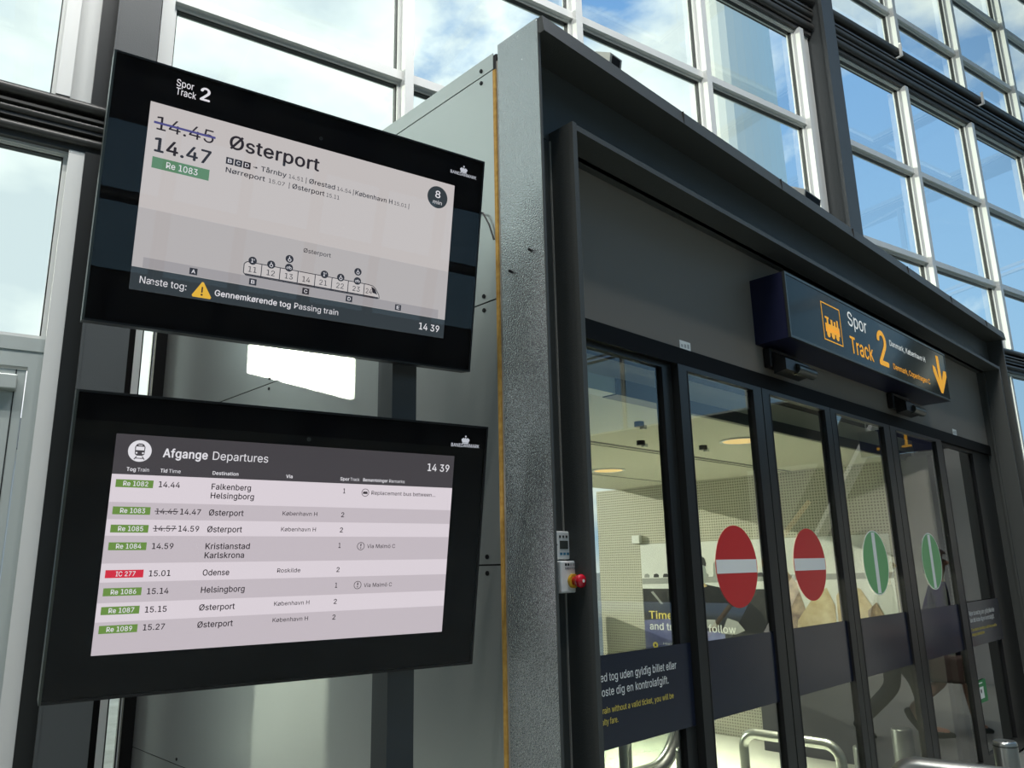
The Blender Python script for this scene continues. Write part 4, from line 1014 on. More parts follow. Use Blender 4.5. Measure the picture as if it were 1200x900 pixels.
# spotlight heads on top of the portal
for (cx, ww, lab) in ((2.68, 0.09, 'small grey angled lamp head on top of the portal near its left corner'), (4.80, 0.24, 'larger grey angled lamp head on top of the portal by the dark column')):
    t = empty('spot_lamp', (cx, 2.04, 3.795), lab, 'lamp', 'lamp heads on top of the portal')
    XZ = Matrix(((0, 0, 1, 0), (1, 0, 0, 0), (0, 1, 0, 0), (0, 0, 0, 1)))
    b = MB()
    b.box((-0.03, -0.03, 0), (0.03, 0.06, 0.10), 'lamp_housing')
    b.prism([(-0.07, 0.09), (-0.09, 0.20), (0.0, 0.255), (0.10, 0.22), (0.13, 0.13), (0.06, 0.09)], -ww / 2, ww / 2, 'lamp_housing', XZ)
    b.build('lamp_body', t)
    b = MB()
    b.prism([(-0.074, 0.105), (-0.089, 0.19), (-0.092, 0.19), (-0.077, 0.105)], -ww / 2 + 0.015, ww / 2 - 0.015, 'black_profile', XZ)
    b.build('lamp_glass', t)

# ================================================================== DOOR CONTROLS ON THE LEFT JAMB
wy = 1.98
t = empty('door_controller', (2.174, wy, 1.626), 'white door controller box with a small grey display on the left upright', 'control box')
X = Matrix.Translation((-2.20, -wy, -1.626))
MB().box((2.148, wy - 0.026, 1.626), (2.256, wy, 1.729), 'plastic_white', X, bev=0.006).build('controller_case', t)
P = X @ Matrix.Translation((0, wy - 0.0265, 0)) @ TX
MB().box((2.184, 1.664, 0), (2.229, 1.694, 0.001), 'lcd', P).build('display', t)
b = MB()
for k in range(3):
    MB().box((2.182 + 0.018 * k, 1.704, 0), (2.191 + 0.018 * k, 1.713, 0.001), 'lcd', P).build('indicator', t)
for k in range(3):
    MB().box((2.184 + 0.018 * k, 1.642, 0), (2.197 + 0.018 * k, 1.651, 0.001), 'print_blue', P).build('key', t)
for xx in (2.168, 2.241):
    MB().disc(xx, 1.679, 0.003, 0, 0.001, 'print_black', P, 12).build('key', t)
t = empty('emergency_stop', (2.180, wy, 1.507), 'white emergency stop box with a red mushroom button, under the controller', 'stop button')
X = Matrix.Translation((-2.20, -wy, -1.507))
b = MB()
b.box((2.152, wy - 0.05, 1.507), (2.245, wy - 0.004, 1.621), 'plastic_white', X, bev=0.006)
b.box((2.149, wy - 0.012, 1.505), (2.248, wy, 1.623), 'plastic_grey', X)
b.build('stop_case', t)
P = X @ Matrix.Translation((0, wy - 0.0505, 0)) @ TX
b = MB()
b.text('NØDSTOP', 2.176, 1.590, 0.058, 0.007, 'print_black', P, 0.0005, 0.01)
for k in range(4):
    b.box((2.176 + 0.014 * k, 1.603, 0), (2.186 + 0.014 * k, 1.612, 0.0006), 'print_black' if k < 2 else 'plastic_grey', P)
b.build('print', t)
ox = Vector((2.213, wy - 0.05, 1.549))
MB().tube([ox, ox + Vector((0, -0.012, 0))], 0.025, 'button_yellow', 24, X).build('collar', t)
pr = [(0, 0.016), (-0.012, 0.016), (-0.014, 0.022), (-0.034, 0.024), (-0.040, 0.020), (-0.042, 0.010)]
bt = MB().tube([ox + Vector((0, -0.012 + a, 0)) for a, r in pr], 0.02, 'button_red', 24, X, radii=[r for a, r in pr]).build('button', t)
b = MB()
PB = X @ Matrix.Translation(ox + Vector((0, -0.0545, 0))) @ TX
b.disc(0, 0, 0.006, 0, 0.0008, 'white_print', PB, 16)
b.build('button_dot', bt)

# ================================================================== THE TWO SCREENS
TILT = RAD(9)
NS = Vector((sin(PHI) * cos(TILT), cos(PHI) * cos(TILT), sin(TILT)))
VS = H.cross(NS)
if VS.z < 0:
    VS = -VS
SW, SH = 1.264, 0.803


def screen_matrix(o):
    return Matrix(((H.x, VS.x, -NS.x, o[0]), (H.y, VS.y, -NS.y, o[1]), (H.z, VS.z, -NS.z, o[2]), (0, 0, 0, 1)))


def screen(name, origin, label):
    t = empty(name, label=label, cat='screen', mw=screen_matrix(origin))
    b = MB()
    b.box((0, 0, -0.075), (SW, SH, -0.002), 'housing_black', bev=0.004)
    b.box((0.25, 0.15, -0.12), (SW - 0.25, SH - 0.15, -0.075), 'housing_black')
    b.build('housing', t)
    b = MB()
    for (xa, xb, ya, yb) in ((-0.004, 0.002, -0.004, SH + 0.004), (SW - 0.002, SW + 0.004, -0.004, SH + 0.004), (0.002, SW - 0.002, -0.004, 0.002), (0.002, SW - 0.002, SH - 0.002, SH + 0.004)):
        b.box((xa, ya, -0.060), (xb, yb, 0.005), 'dark_steel' if xa < -0.001 and xb < 0.01 else 'housing_black')
    b.build('edge_trim', t)
    MB().box((0.003, 0.003, -0.002), (SW - 0.003, SH - 0.003, -0.0012), 'bezel_black').build('bezel', t)
    MB().box((0.002, 0.002, 0.002), (SW - 0.002, SH - 0.002, 0.005), 'screen_glass').build('cover_glass', t)
    b = MB()
    b.ring(0.633, 0.718, 0.006, 0.0022, -0.0012, -0.0006, 'dark_steel', None, 20)
    b.disc(0.633, 0.718, 0.0028, -0.0012, -0.0007, 'lcd', None, 12)
    b.build('light_sensor', t)
    b = MB()          # railway crown and name
    cx, cy = 1.183, 0.752
    b.text('BANEDANMARK', 1.128, 0.730, 0.111, 0.0115, 'lit_logo', None, -0.0008, 0.012)
    b.prism([(cx - 0.012, cy - 0.006), (cx - 0.016, cy + 0.004), (cx - 0.008, cy + 0.010), (cx - 0.003, cy + 0.006), (cx, cy + 0.012), (cx + 0.003, cy + 0.006), (cx + 0.008, cy + 0.010), (cx + 0.016, cy + 0.004), (cx + 0.012, cy - 0.006)], -0.0012, -0.0008, 'lit_logo')
    b.box((cx - 0.012, cy - 0.010, -0.0012), (cx + 0.012, cy - 0.007, -0.0008), 'lit_logo')
    b.disc(cx, cy + 0.015, 0.003, -0.0012, -0.0008, 'lit_logo', None, 10)
    b.build('maker_logo', t)
    return t


Z0, Z1, Z2, Z3 = -0.0012, -0.0008, -0.0003, 0.0002       # stacked print layers under the glass


def quad(b, x0, y0, x1, y1, mt, z):
    return b.add([(x0, y0, z), (x1, y0, z), (x1, y1, z), (x0, y1, z)], [(0, 1, 2, 3)], mt)


# ---- upper screen
t1 = screen('track_screen', (0.604, 2.347, 2.317), 'upper black framed screen showing Østerport 14.47 and a train diagram')
b = MB()
b.text('Spor', 0.172, 0.754, 0.050, 0.022, 'lit_white', None, Z1, 0.004)
b.text('Track', 0.173, 0.727, 0.058, 0.022, 'lit_white', None, Z1, 0.004)
b.text('2', 0.242, 0.732, 0.030, 0.040, 'lit_white', None, Z1, 0.02)
b.build('track_number', t1)
b = MB()
quad(b, 0.107, 0.106, 1.150, 0.684, 'lit_paper', Z0 + 0.0001)
quad(b, 0.107, 0.1745, 1.150, 0.355, 'lit_band', Z0 + 0.0002)
dp = b.build('display_panel', t1)
b = MB()
b.text('14.45', 0.130, 0.602, 0.165, 0.041, 'lit_ink', None, Z2, 0.0)
quad(b, 0.122, 0.619, 0.300, 0.626, 'lit_blue', Z3)
b.text('14.47', 0.130, 0.534, 0.163, 0.042, 'lit_ink', None, Z2, 0.018)
b.build('times', dp)
b = MB()
quad(b, 0.129, 0.482, 0.293, 0.517, 'lit_green', Z1)
b.text('Re 1083', 0.169, 0.490, 0.090, 0.019, 'lit_white', None, Z2, 0.006)
b.build('train_badge', dp)
MB().text('Østerport', 0.343, 0.603, 0.293, 0.043, 'lit_ink', None, Z2, 0.018).build('destination', dp)
b = MB()
for k, ch in enumerate('BCD'):
    quad(b, 0.338 + 0.0265 * k, 0.5505, 0.361 + 0.0265 * k, 0.5725, 'lit_ink', Z1)
    b.text(ch, 0.3435 + 0.0265 * k, 0.5555, 0.012, 0.012, 'lit_white', None, Z2, 0.01)
b.prism([(0.422, 0.5605), (0.432, 0.5605), (0.429, 0.5645), (0.432, 0.5645), (0.437, 0.5615), (0.432, 0.5585), (0.429, 0.5585), (0.432, 0.5625), (0.422, 0.5625)], Z1, Z2, 'lit_ink')
for (s, x, w, bo) in (('Tårnby', 0.447, 0.083, 0.012), ('14.51', 0.538, 0.048, 0), ('|', 0.595, 0.002, 0), ('Ørestad', 0.606, 0.090, 0.012), ('14.54', 0.704, 0.050, 0), ('|', 0.761, 0.002, 0), ('København H', 0.769, 0.139, 0.012), ('15.01', 0.915, 0.048, 0), ('|', 0.971, 0.002, 0)):
    b.text(s, x, 0.5545, w, 0.016 if bo else 0.013, 'lit_ink', None, Z2, bo)
for (s, x, w, bo) in (('Nørreport', 0.340, 0.123, 0.012), ('15.07', 0.475, 0.052, 0), ('|', 0.541, 0.002, 0), ('Østerport', 0.552, 0.110, 0.012), ('15.11', 0.669, 0.045, 0)):
    b.text(s, x, 0.5235, w, 0.016 if bo else 0.013, 'lit_ink', None, Z2, bo)
b.build('stops_text', dp)
b = MB()
b.disc(1.083, 0.623, 0.041, Z0 + 0.0003, Z1, 'lit_bar', None, 40)
b.text('8', 1.073, 0.621, 0.021, 0.026, 'lit_white', None, Z2, 0.01)
b.text('min', 1.066, 0.597, 0.036, 0.014, 'lit_white', None, Z2, 0.0)
b.build('countdown', dp)
MB().text('Østerport', 0.609, 0.319, 0.094, 0.014, 'lit_ink', None, Z2, 0.006).build('train_heading', dp)
# train outline with eight coaches
b = MB()
lw = 0.0026


def line(b, x0, y0, x1, y1, w=lw, mt='lit_ink', z=Z2):
    d = Vector((x1 - x0, y1 - y0, 0)).normalized()
    n_ = Vector((-d.y, d.x, 0)) * (w / 2)
    a, c = Vector((x0, y0, z)), Vector((x1, y1, z))
    b.add([a - n_, c - n_, c + n_, a + n_], [(0, 1, 2, 3)], mt)


outl = [(0.425, 0.216), (0.425, 0.244), (0.433, 0.252), (0.843, 0.252), (0.860, 0.250), (0.872, 0.242), (0.886, 0.222), (0.888, 0.210), (0.880, 0.208), (0.433, 0.208)]
b.add([(p[0], p[1], Z1) for p in outl][::-1], [list(range(len(outl)))], 'lit_paper')
for i in range(len(outl)):
    p, q = outl[i], outl[(i + 1) % len(outl)]
    line(b, p[0], p[1], q[0], q[1])
line(b, 0.431, 0.2115, 0.884, 0.2115, 0.004)
for x in (0.480, 0.539, 0.598, 0.656, 0.714, 0.772, 0.830):
    line(b, x, 0.208, x, 0.252)
b.add([(0.856, 0.247, Z2), (0.862, 0.226, Z2), (0.880, 0.222, Z2), (0.871, 0.240, Z2)], [(0, 1, 2, 3)], 'lit_ink')
for (x, s) in ((0.439, '11'), (0.497, '12'), (0.556, '13'), (0.614, '14'), (0.672, '21'), (0.731, '22'), (0.789, '23'), (0.837, '24')):
    b.text(s, x, 0.2205, 0.026 if s != '24' else 0.023, 0.0175, 'lit_ink', None, Z2, 0.0)
b.build('train_diagram', dp)
for (x, y, s) in ((0.450, 0.258, '1'), (0.509, 0.257, 'w'), (0.566, 0.287, 'w'), (0.567, 0.258, 'b'), (0.687, 0.258, '1'), (0.744, 0.258, 'w'), (0.803, 0.289, 'w'), (0.804, 0.257, 'b')):
    b = MB()
    b.disc(x, y, 0.0130, Z1, Z2 + 0.0001, 'lit_ink', None, 24)
    if s == '1':
        b.text("1'", x - 0.0045, y - 0.006, 0.010, 0.012, 'lit_white', None, Z3, 0.02)
    elif s == 'w':
        b.ring(x + 0.0005, y - 0.003, 0.0055, 0.0018, Z2, Z3, 'lit_white', None, 16)
        line(b, x - 0.0005, y + 0.001, x - 0.0005, y + 0.008, 0.002, 'lit_white', Z3)
    else:
        for dx in (-0.0048, 0.0048):
            b.ring(x + dx, y - 0.0015, 0.0038, 0.0012, Z2, Z3, 'lit_white', None, 14)
        line(b, x - 0.004, y, x + 0.002, y + 0.004, 0.0014, 'lit_white', Z3)
        line(b, x + 0.004, y, x + 0.001, y + 0.005, 0.0014, 'lit_white', Z3)
    b.build('coach_symbol', dp)
b = MB()
quad(b, 0.136, 0.176, 1.121, 0.207, 'lit_platform', Z0 + 0.0003)
for (x, ch) in ((0.278, 'A'), (0.457, 'B'), (0.629, 'C'), (0.780, 'D'), (0.962, 'E')):
    quad(b, x - 0.0115, 0.180, x + 0.0115, 0.2005, 'lit_ink', Z1)
    b.text(ch, x - 0.0055, 0.1845, 0.011, 0.0115, 'lit_white', None, Z2, 0.012)
b.build('platform_strip', dp)
b = MB()
quad(b, 0.107, 0.106, 1.150, 0.1745, 'lit_bar', Z0 + 0.0004)
b.text('Næste tog:', 0.133, 0.1285, 0.130, 0.021, 'lit_white', None, Z2, 0.0)
b.prism([(0.306, 0.162), (0.311, 0.162), (0.337, 0.118), (0.334, 0.113), (0.283, 0.113), (0.280, 0.118)], Z1, Z2, 'lit_amber')
b.box((0.3065, 0.129, Z2), (0.3105, 0.147, Z3), 'lit_ink')
b.disc(0.3085, 0.1225, 0.003, Z2, Z3, 'lit_ink', None, 12)
b.text('Gennemkørende tog', 0.346, 0.1265, 0.238, 0.0185, 'lit_white', None, Z2, 0.014)
b.text('Passing train', 0.596, 0.1275, 0.150, 0.0185, 'lit_white', None, Z2, 0.0)
b.text('14 39', 1.049, 0.1255, 0.081, 0.0235, 'lit_white', None, Z2, 0.008)
b.build('message_bar', dp)

# ---- lower screen
t2 = screen('departures_screen', (0.605, 2.348, 1.288), 'lower black framed screen listing departures in striped rows')
b = MB()
quad(b, 0.103, 0.110, 1.144, 0.697, 'lit_paper2', Z0 + 0.0001)
dp2 = b.build('display_panel', t2)
b = MB()
quad(b, 0.103, 0.588, 1.144, 0.697, 'lit_header', Z0 + 0.0002)
b.disc(0.165, 0.653, 0.0295, Z0 + 0.0003, Z1, 'lit_white', None, 40)
# tram seen from the front
b.prism([(0.153, 0.644), (0.152, 0.664), (0.156, 0.671), (0.161, 0.6735), (0.169, 0.6735), (0.174, 0.671), (0.178, 0.664), (0.177, 0.644), (0.172, 0.640), (0.158, 0.640)], Z1, Z2, 'lit_header')
b.box((0.1545, 0.655, Z2), (0.1755, 0.665, Z3), 'lit_white')
b.box((0.160, 0.668, Z2), (0.170, 0.670, Z3), 'lit_white')
for dx in (-0.008, 0.008):
    b.disc(0.165 + dx, 0.6475, 0.0025, Z2, Z3, 'lit_white', None, 12)
line(b, 0.158, 0.638, 0.152, 0.630, 0.0024, 'lit_header', Z3)
line(b, 0.172, 0.638, 0.178, 0.630, 0.0024, 'lit_header', Z3)
line(b, 0.154, 0.633, 0.176, 0.633, 0.0022, 'lit_header', Z3)
b.build('header_bar', dp2)
hb2 = MB()
hb2.text('Afgange', 0.224, 0.640, 0.119, 0.0235, 'lit_white', None, Z2, 0.022)
hb2.build('heading', dp2)
hb2 = MB()
hb2.text('Departures', 0.357, 0.640, 0.158, 0.0235, 'lit_white', None, Z2, 0.0)
hb2.build('heading', dp2)
hb2 = MB()
hb2.text('14 39', 1.045, 0.642, 0.082, 0.0235, 'lit_white', None, Z2, 0.010)
hb2.build('clock', dp2)
for (s, x, w, bo) in (('Tog', 0.137, 0.023, 0.02), ('Train', 0.164, 0.029, 0), ('Tid', 0.222, 0.018, 0.02), ('Time', 0.244, 0.031, 0), ('Destination', 0.361, 0.072, 0.014), ('Via', 0.573, 0.020, 0.02),
                      ('Spor', 0.744, 0.030, 0.02), ('Track', 0.777, 0.031, 0), ('Bemærkninger', 0.820, 0.085, 0.018), ('Remarks', 0.910, 0.055, 0)):
    MB().text(s, x, 0.5975, w, 0.0098, 'lit_white', None, Z2, bo).build('column_heading', dp2)
bounds = [0.588, 0.513, 0.467, 0.423, 0.3495, 0.2995, 0.2455, 0.1955, 0.110]
rowsT = [('Re 1082', None, '14.44', ('Falkenberg', 0.111), ('Helsingborg', 0.122), None, '1', ('bus', 'Replacement bus between...', 0.230), 0.563, 0.5565, 'lit_olive'),
         ('Re 1083', '14.45', '14.47', ('Østerport', 0.097), None, 'København H', '2', None, 0.490, 0.4825, 'lit_olive'),
         ('Re 1085', '14.57', '14.59', ('Østerport', 0.097), None, 'København H', '2', None, 0.4415, 0.4355, 'lit_olive'),
         ('Re 1084', None, '14.59', ('Kristianstad', 0.124), ('Karlskrona', 0.110), None, '1', ('!', 'Via Malmö C', 0.097), 0.3945, 0.3875, 'lit_olive'),
         ('IC 277', None, '15.01', ('Odense', 0.073), None, 'Roskilde', '2', None, 0.321, 0.3135, 'lit_red'),
         ('Re 1086', None, '15.14', ('Helsingborg', 0.121), None, None, '1', ('!', 'Via Malmö C', 0.096), 0.2735, 0.2655, 'lit_olive'),
         ('Re 1087', None, '15.15', ('Østerport', 0.098), None, 'København H', '2', None, 0.2245, 0.2165, 'lit_olive'),
         ('Re 1089', None, '15.27', ('Østerport', 0.097), None, 'København H', '2', None, 0.1755, 0.1690, 'lit_olive')]
for i, (no, old, tm, d1_, d2_, via, trk, rem, cy, base, chip) in enumerate(rowsT):
    b = MB()
    quad(b, 0.103, bounds[i + 1], 1.144, bounds[i], 'lit_paper2' if i % 2 == 0 else 'lit_row', Z0 + 0.0002)
    quad(b, 0.1145, cy - 0.010, 0.208, cy + 0.011, chip, Z1)
    b.text(no, 0.133 if chip == 'lit_olive' else 0.140, cy - 0.0055, 0.062 if chip == 'lit_olive' else 0.048, 0.0125, 'lit_white', None, Z2, 0.012)
    if old:
        b.text(old, 0.222, base, 0.055, 0.0155, 'lit_ink2', None, Z2, 0.0)
        line(b, 0.219, base + 0.008, 0.280, base + 0.008, 0.0024, 'lit_ink2', Z3)
        b.text(tm, 0.285, base, 0.055, 0.0155, 'lit_ink2', None, Z2, 0.012)
    else:
        b.text(tm, 0.222, base, 0.055, 0.0155, 'lit_ink2', None, Z2, 0.012)
    b.text(d1_[0], 0.362, base - 0.001, d1_[1], 0.0165, 'lit_ink2', None, Z2, 0.014)
    if d2_:
        b.text(d2_[0], 0.362, base - 0.0265, d2_[1], 0.0165, 'lit_ink2', None, Z2, 0.014)
    if via:
        b.text(via, 0.573, base + 0.003, 0.107 if via[0] == 'K' else 0.070, 0.0120, 'lit_ink2', None, Z2, 0.005)
    b.text(trk, 0.757, base + 0.001, 0.007 if trk == '1' else 0.010, 0.0145, 'lit_ink2', None, Z2, 0.014)
    if rem:
        b.ring(0.831, cy - 0.001, 0.0125, 0.0016, Z1, Z2, 'lit_ink2', None, 28)
        if rem[0] == '!':
            b.box((0.8295, cy - 0.002, Z1), (0.8325, cy + 0.007, Z2), 'lit_ink2')
            b.disc(0.831, cy - 0.0065, 0.0019, Z1, Z2, 'lit_ink2', None, 10)
        else:
            b.box((0.8235, cy - 0.005, Z1), (0.8385, cy + 0.001, Z2), 'lit_ink2')
            b.box((0.8250, cy + 0.0015, Z1), (0.8375, cy + 0.003, Z2), 'lit_ink2')
        b.text(rem[1], 0.852, base, rem[2], 0.0120, 'lit_ink2', None, Z2, 0.005)
    b.build('timetable_row', dp2)

# post carrying the screens
pm = empty('screen_post', tuple(H * 1.165 + NS * 0 + NF * 2.60), 'dark steel post behind the two screens, carrying both on arms', 'post')
Pm = pm.matrix_basis.inverted()
PX = Matrix.Translation(-Vector(pm.location))
MB().box((1.135, 2.535, 0), (1.232, 2.665, 3.02), 'column_paint', PX @ FX).build('upright', pm)
b = MB()
b.box((1.04, 2.53, 0), (1.33, 2.70, 0.015), 'column_paint', PX @ FX)
b.build('base_plate', pm)
for zz, du in ((2.86, 0), (2.58, 0.045), (1.84, 0), (1.56, 0.045)):
    MB().box((0.45, 2.50, zz - 0.03), (1.20, 2.535, zz + 0.03), 'housing_black', PX @ FX).build('arm', pm)

# ================================================================== INSIDE THE VESTIBULE
WX = 7.0
CZ = 2.437
MB().box((WX, 2.12, -1.2), (WX + 0.12, 5.74, CZ), 'perforated_steel').build('wall_perforated', kind='structure')
MB().box((6.66, 2.14, 0), (6.76, 3.7, 0.92), 'dark_wall').build('wall_low_shade', kind='structure')  # added dark partition standing in for shade, so the mirrored people show
MB().box((6.86, 2.12, 0), (WX - 0.02, 2.42, CZ), 'portal_paint').build('wall_return', kind='structure')
b = MB()
b.box((WX - 0.015, 2.12, -1.2), (WX, 5.74, -0.125), 'pale_cladding')
b.build('baseboard_vestibule', kind='structure')
MB().box((X0 + 0.125, 2.14, 0.0), (WX - 0.02, 5.77, 0.006), 'pale_cladding').build('floor_vestibule_bounce', kind='structure')  # pale slab added to bounce lamp light up onto the ceiling
b = MB()
b.box((X0 + 0.12, 2.30, CZ), (WX + 0.12, 5.45, CZ + 0.12), 'inner_ceiling')
cv = b.build('ceiling_vestibule', kind='structure')
b = MB()
for (ya, yb) in ((3.36, 3.40), (3.44, 3.455), (4.62, 4.64)):
    b.box((X0 + 0.2, ya, CZ - 0.003), (WX, yb, CZ), 'beam_paint')
b.build('slot', cv)
b = MB()
b.box((X0 + 0.12, 2.28, CZ - 0.03), (WX, 2.31, CZ + 0.04), 'beam_paint')
b.box((X0 + 0.12, 2.31, CZ + 0.0), (8.4, 2.33, 3.6), 'inner_ceiling')
b.build('ceiling_edge', cv)
for (xa, xb) in ((2.55, 2.86), (3.32, 3.46)):
    MB().box((xa, 2.20, CZ - 0.045), (xb, 2.28, CZ + 0.03), 'plastic_white').build('door_drive_box', cv)
MB().box((2.86, 2.19, CZ - 0.05), (3.32, 2.28, CZ + 0.03), 'beam_paint').build('door_drive_rail', cv)
MB().box((X0 + 0.12, 5.78, 0), (WX - 0.1, 5.88, 1.1), 'dark_wall').build('wall_sun_block', kind='structure')  # unseen end wall added to cut the low sun entering the vestibule
MB().box((X0 + 0.12, 2.33, 3.55), (8.7, 5.8, 3.75), 'dark_wall').build('roof_vestibule', kind='structure')
MB().box((WX + 0.12, 2.12, 0), (8.70, 2.30, 3.5), 'dark_wall').build('wall_vestibule_end', kind='structure')
for (x, y, lb) in ((5.48, 4.34, 'round warm downlight in the vestibule ceiling, towards its far end'), (4.916, 2.70, 'round warm downlight in the vestibule ceiling, close to the doors')):
    t = empty('downlight', (x, y, CZ), lb, 'lamp', 'downlights in the vestibule ceiling')
    MB().ring(0, 0, 0.15, 0.02, -0.008, 0.0, 'plastic_white', None, 40).build('lamp_ring', t)
    MB().disc(0, 0, 0.13, -0.005, 0.0, 'lamp_warm', None, 40).build('diffuser', t)
    ld = bpy.data.lights.new('downlight_glow', 'AREA')
    ld.shape = 'DISK'; ld.size = 0.26; ld.energy = 62; ld.spread = RAD(75); ld.color = (1.0, 0.93, 0.79)
    lo = bpy.data.objects.new('downlight_glow', ld); COL.objects.link(lo)
    lo.parent = t
    lo.location = (0, 0, -0.02)
for (x, y, lb) in ((3.05, 2.66, 'small black ceiling spot nearest the left upright'), (3.75, 2.72, 'small black ceiling spot behind the first red disc leaf'), (4.35, 3.15, 'small black ceiling spot by the ceiling slot'), (4.9, 3.0, 'small black ceiling spot behind the second red disc leaf')):
    b = MB()
    b.tube([(x, y, CZ), (x, y, CZ - 0.03)], 0.03, 'housing_black', 14)
    b.box((x + 0.02, y - 0.012, CZ - 0.04), (x + 0.06, y + 0.012, CZ - 0.015), 'plastic_white')
    b.build('ceiling_spot', label=lb, cat='lamp', group='small spots in the vestibule ceiling')
MB().box((WX - 0.05, 5.13, 1.83), (WX, 5.235, 1.915), 'plastic_white', bev=0.006).build('sensor_box', label='small white square box on the perforated wall left of the poster', cat='box')

# poster on the perforated wall (x runs along -Y, y up, facing -X)
PP = Matrix(((0, 0, -1, WX - 0.006), (-1, 0, 0, 0), (0, 1, 0, 0), (0, 0, 0, 1)))
t = empty('poster', (WX, 3.9, 0.6), 'large photo poster reading Time flies and traditions follow on the perforated wall', 'poster')
PP = Matrix.Translation((-WX, -3.9, -0.6)) @ PP
y_l, y_r = -5.155, -2.55
b = MB()
b.box((y_l, 0.62, -0.004), (y_r, 1.82, 0.0), 'poster_white', PP)
b.prism([(y_l, 1.40), (y_r, 1.45), (y_r, 1.50), (y_l, 1.46)], 0, 0.0005, 'poster_grey', PP)
for k in range(14):
    x = y_l + 0.03 + 0.12 * k
    b.prism([(x, 1.47), (x + 0.07, 1.47), (x + 0.07, 1.495), (x + 0.05, 1.51), (x + 0.01, 1.505)], 0.0005, 0.001, 'poster_dark' if k % 3 else 'poster_grey', PP)
b.box((y_l, 0.62, 0.0005), (-3.62, 1.355, 0.001), 'poster_dark', PP)
b.prism([(y_l, 0.62), (-4.2, 0.62), (-4.2, 0.95), (-4.45, 1.0), (-4.78, 1.06), (y_l, 1.03)], 0.001, 0.0015, 'poster_blue', PP)
b.build('photo_print', t)
b = MB()
# officer in a dark coat
b.prism([(-4.75, 0.95), (-4.72, 1.22), (-4.62, 1.36), (-4.47, 1.40), (-4.38, 1.40), (-4.05, 1.34), (-3.80, 1.15), (-3.70, 0.95)], 0.0015, 0.002, 'poster_black', PP)
b.prism([(-4.50, 1.38), (-4.47, 1.45), (-4.47, 1.58), (-4.44, 1.62), (-4.37, 1.60), (-4.355, 1.50), (-4.375, 1.42), (-4.40, 1.39)], 0.002, 0.0025, 'poster_skin', PP)
b.prism([(-4.49, 1.58), (-4.48, 1.63), (-4.43, 1.685), (-4.37, 1.66), (-4.35, 1.60), (-4.36, 1.575), (-4.42, 1.60)], 0.0025, 0.003, 'poster_dark', PP)
b.prism([(-4.52, 1.375), (-4.48, 1.41), (-4.38, 1.405), (-4.36, 1.38), (-4.44, 1.355)], 0.0025, 0.003, 'poster_beige', PP)
# second head and shoulder lace
b.prism([(-4.28, 1.46), (-4.27, 1.60), (-4.21, 1.66), (-4.15, 1.62), (-4.14, 1.48), (-4.2, 1.42)], 0.002, 0.0025, 'poster_grey', PP)
b.prism([(-4.60, 1.10), (-4.63, 1.35), (-4.61, 1.35), (-4.575, 1.10)], 0.002, 0.0025, 'poster_white', PP)
b.prism([(-5.05, 1.32), (-4.93, 1.20), (-4.90, 1.20), (-5.02, 1.33)], 0.002, 0.0025, 'poster_grey', PP)
b.prism([(-4.46, 0.98), (-4.44, 1.06), (-4.30, 1.06), (-4.28, 0.98)], 0.002, 0.0025, 'poster_grey', PP)
b.prism([(-4.24, 0.93), (-4.16, 1.08), (-4.05, 1.05), (-3.98, 0.97), (-4.08, 0.93)], 0.002, 0.0025, 'poster_grey', PP)
# passers-by in pale coats further along
b.prism([(-3.62, 0.62), (-3.62, 1.45), (-3.52, 1.55), (-3.42, 1.42), (-3.36, 1.2), (-3.30, 0.62)], 0.0015, 0.002, 'poster_brown', PP)
b.prism([(-3.50, 0.62), (-3.44, 1.08), (-3.26, 1.30), (-3.14, 1.37), (-3.08, 1.22), (-3.10, 0.62)], 0.002, 0.0025, 'poster_beige', PP)
b.prism([(-3.08, 0.62), (-3.06, 1.30), (-2.98, 1.41), (-2.84, 1.36), (-2.72, 1.15), (-2.68, 0.62)], 0.002, 0.0025, 'poster_beige', PP)
b.prism([(-2.82, 0.62), (-2.80, 1.18), (-2.72, 1.25), (-2.64, 1.10), (-2.62, 0.62)], 0.0025, 0.003, 'poster_brown', PP)
b.prism([(-3.33, 1.33), (-3.36, 1.52), (-3.26, 1.60), (-3.18, 1.52), (-3.2, 1.36)], 0.002, 0.0025, 'poster_brown', PP)
b.build('figures_print', t)
b = MB()
b.text('Time flies', -5.088, 1.050, 0.60, 0.076, 'pale_yellow_print', PP, 0.0032, 0.012)
b.build('lettering', t)
b = MB()
b.text('and traditions follow', -5.088, 0.940, 1.012, 0.070, 'white_print', PP, 0.0032, 0.012)
b.build('lettering', t)
b = MB()
b.disc(-5.03, 0.785, 0.032, 0.002, 0.0032, 'pale_yellow_print', PP, 24)
b.disc(-5.03, 0.785, 0.014, 0.0032, 0.0036, 'print_black', PP, 16)
b.text('Hallands hav', -4.93, 0.795, 0.40, 0.022, 'white_print', PP, 0.0032, 0.0)
b.build('partner_mark', t)
b = MB()
b.text('10', -2.90, 1.56, 0.13, 0.14, 'white_print', PP, 0.0032, 0.0)
b.build('lettering', t)


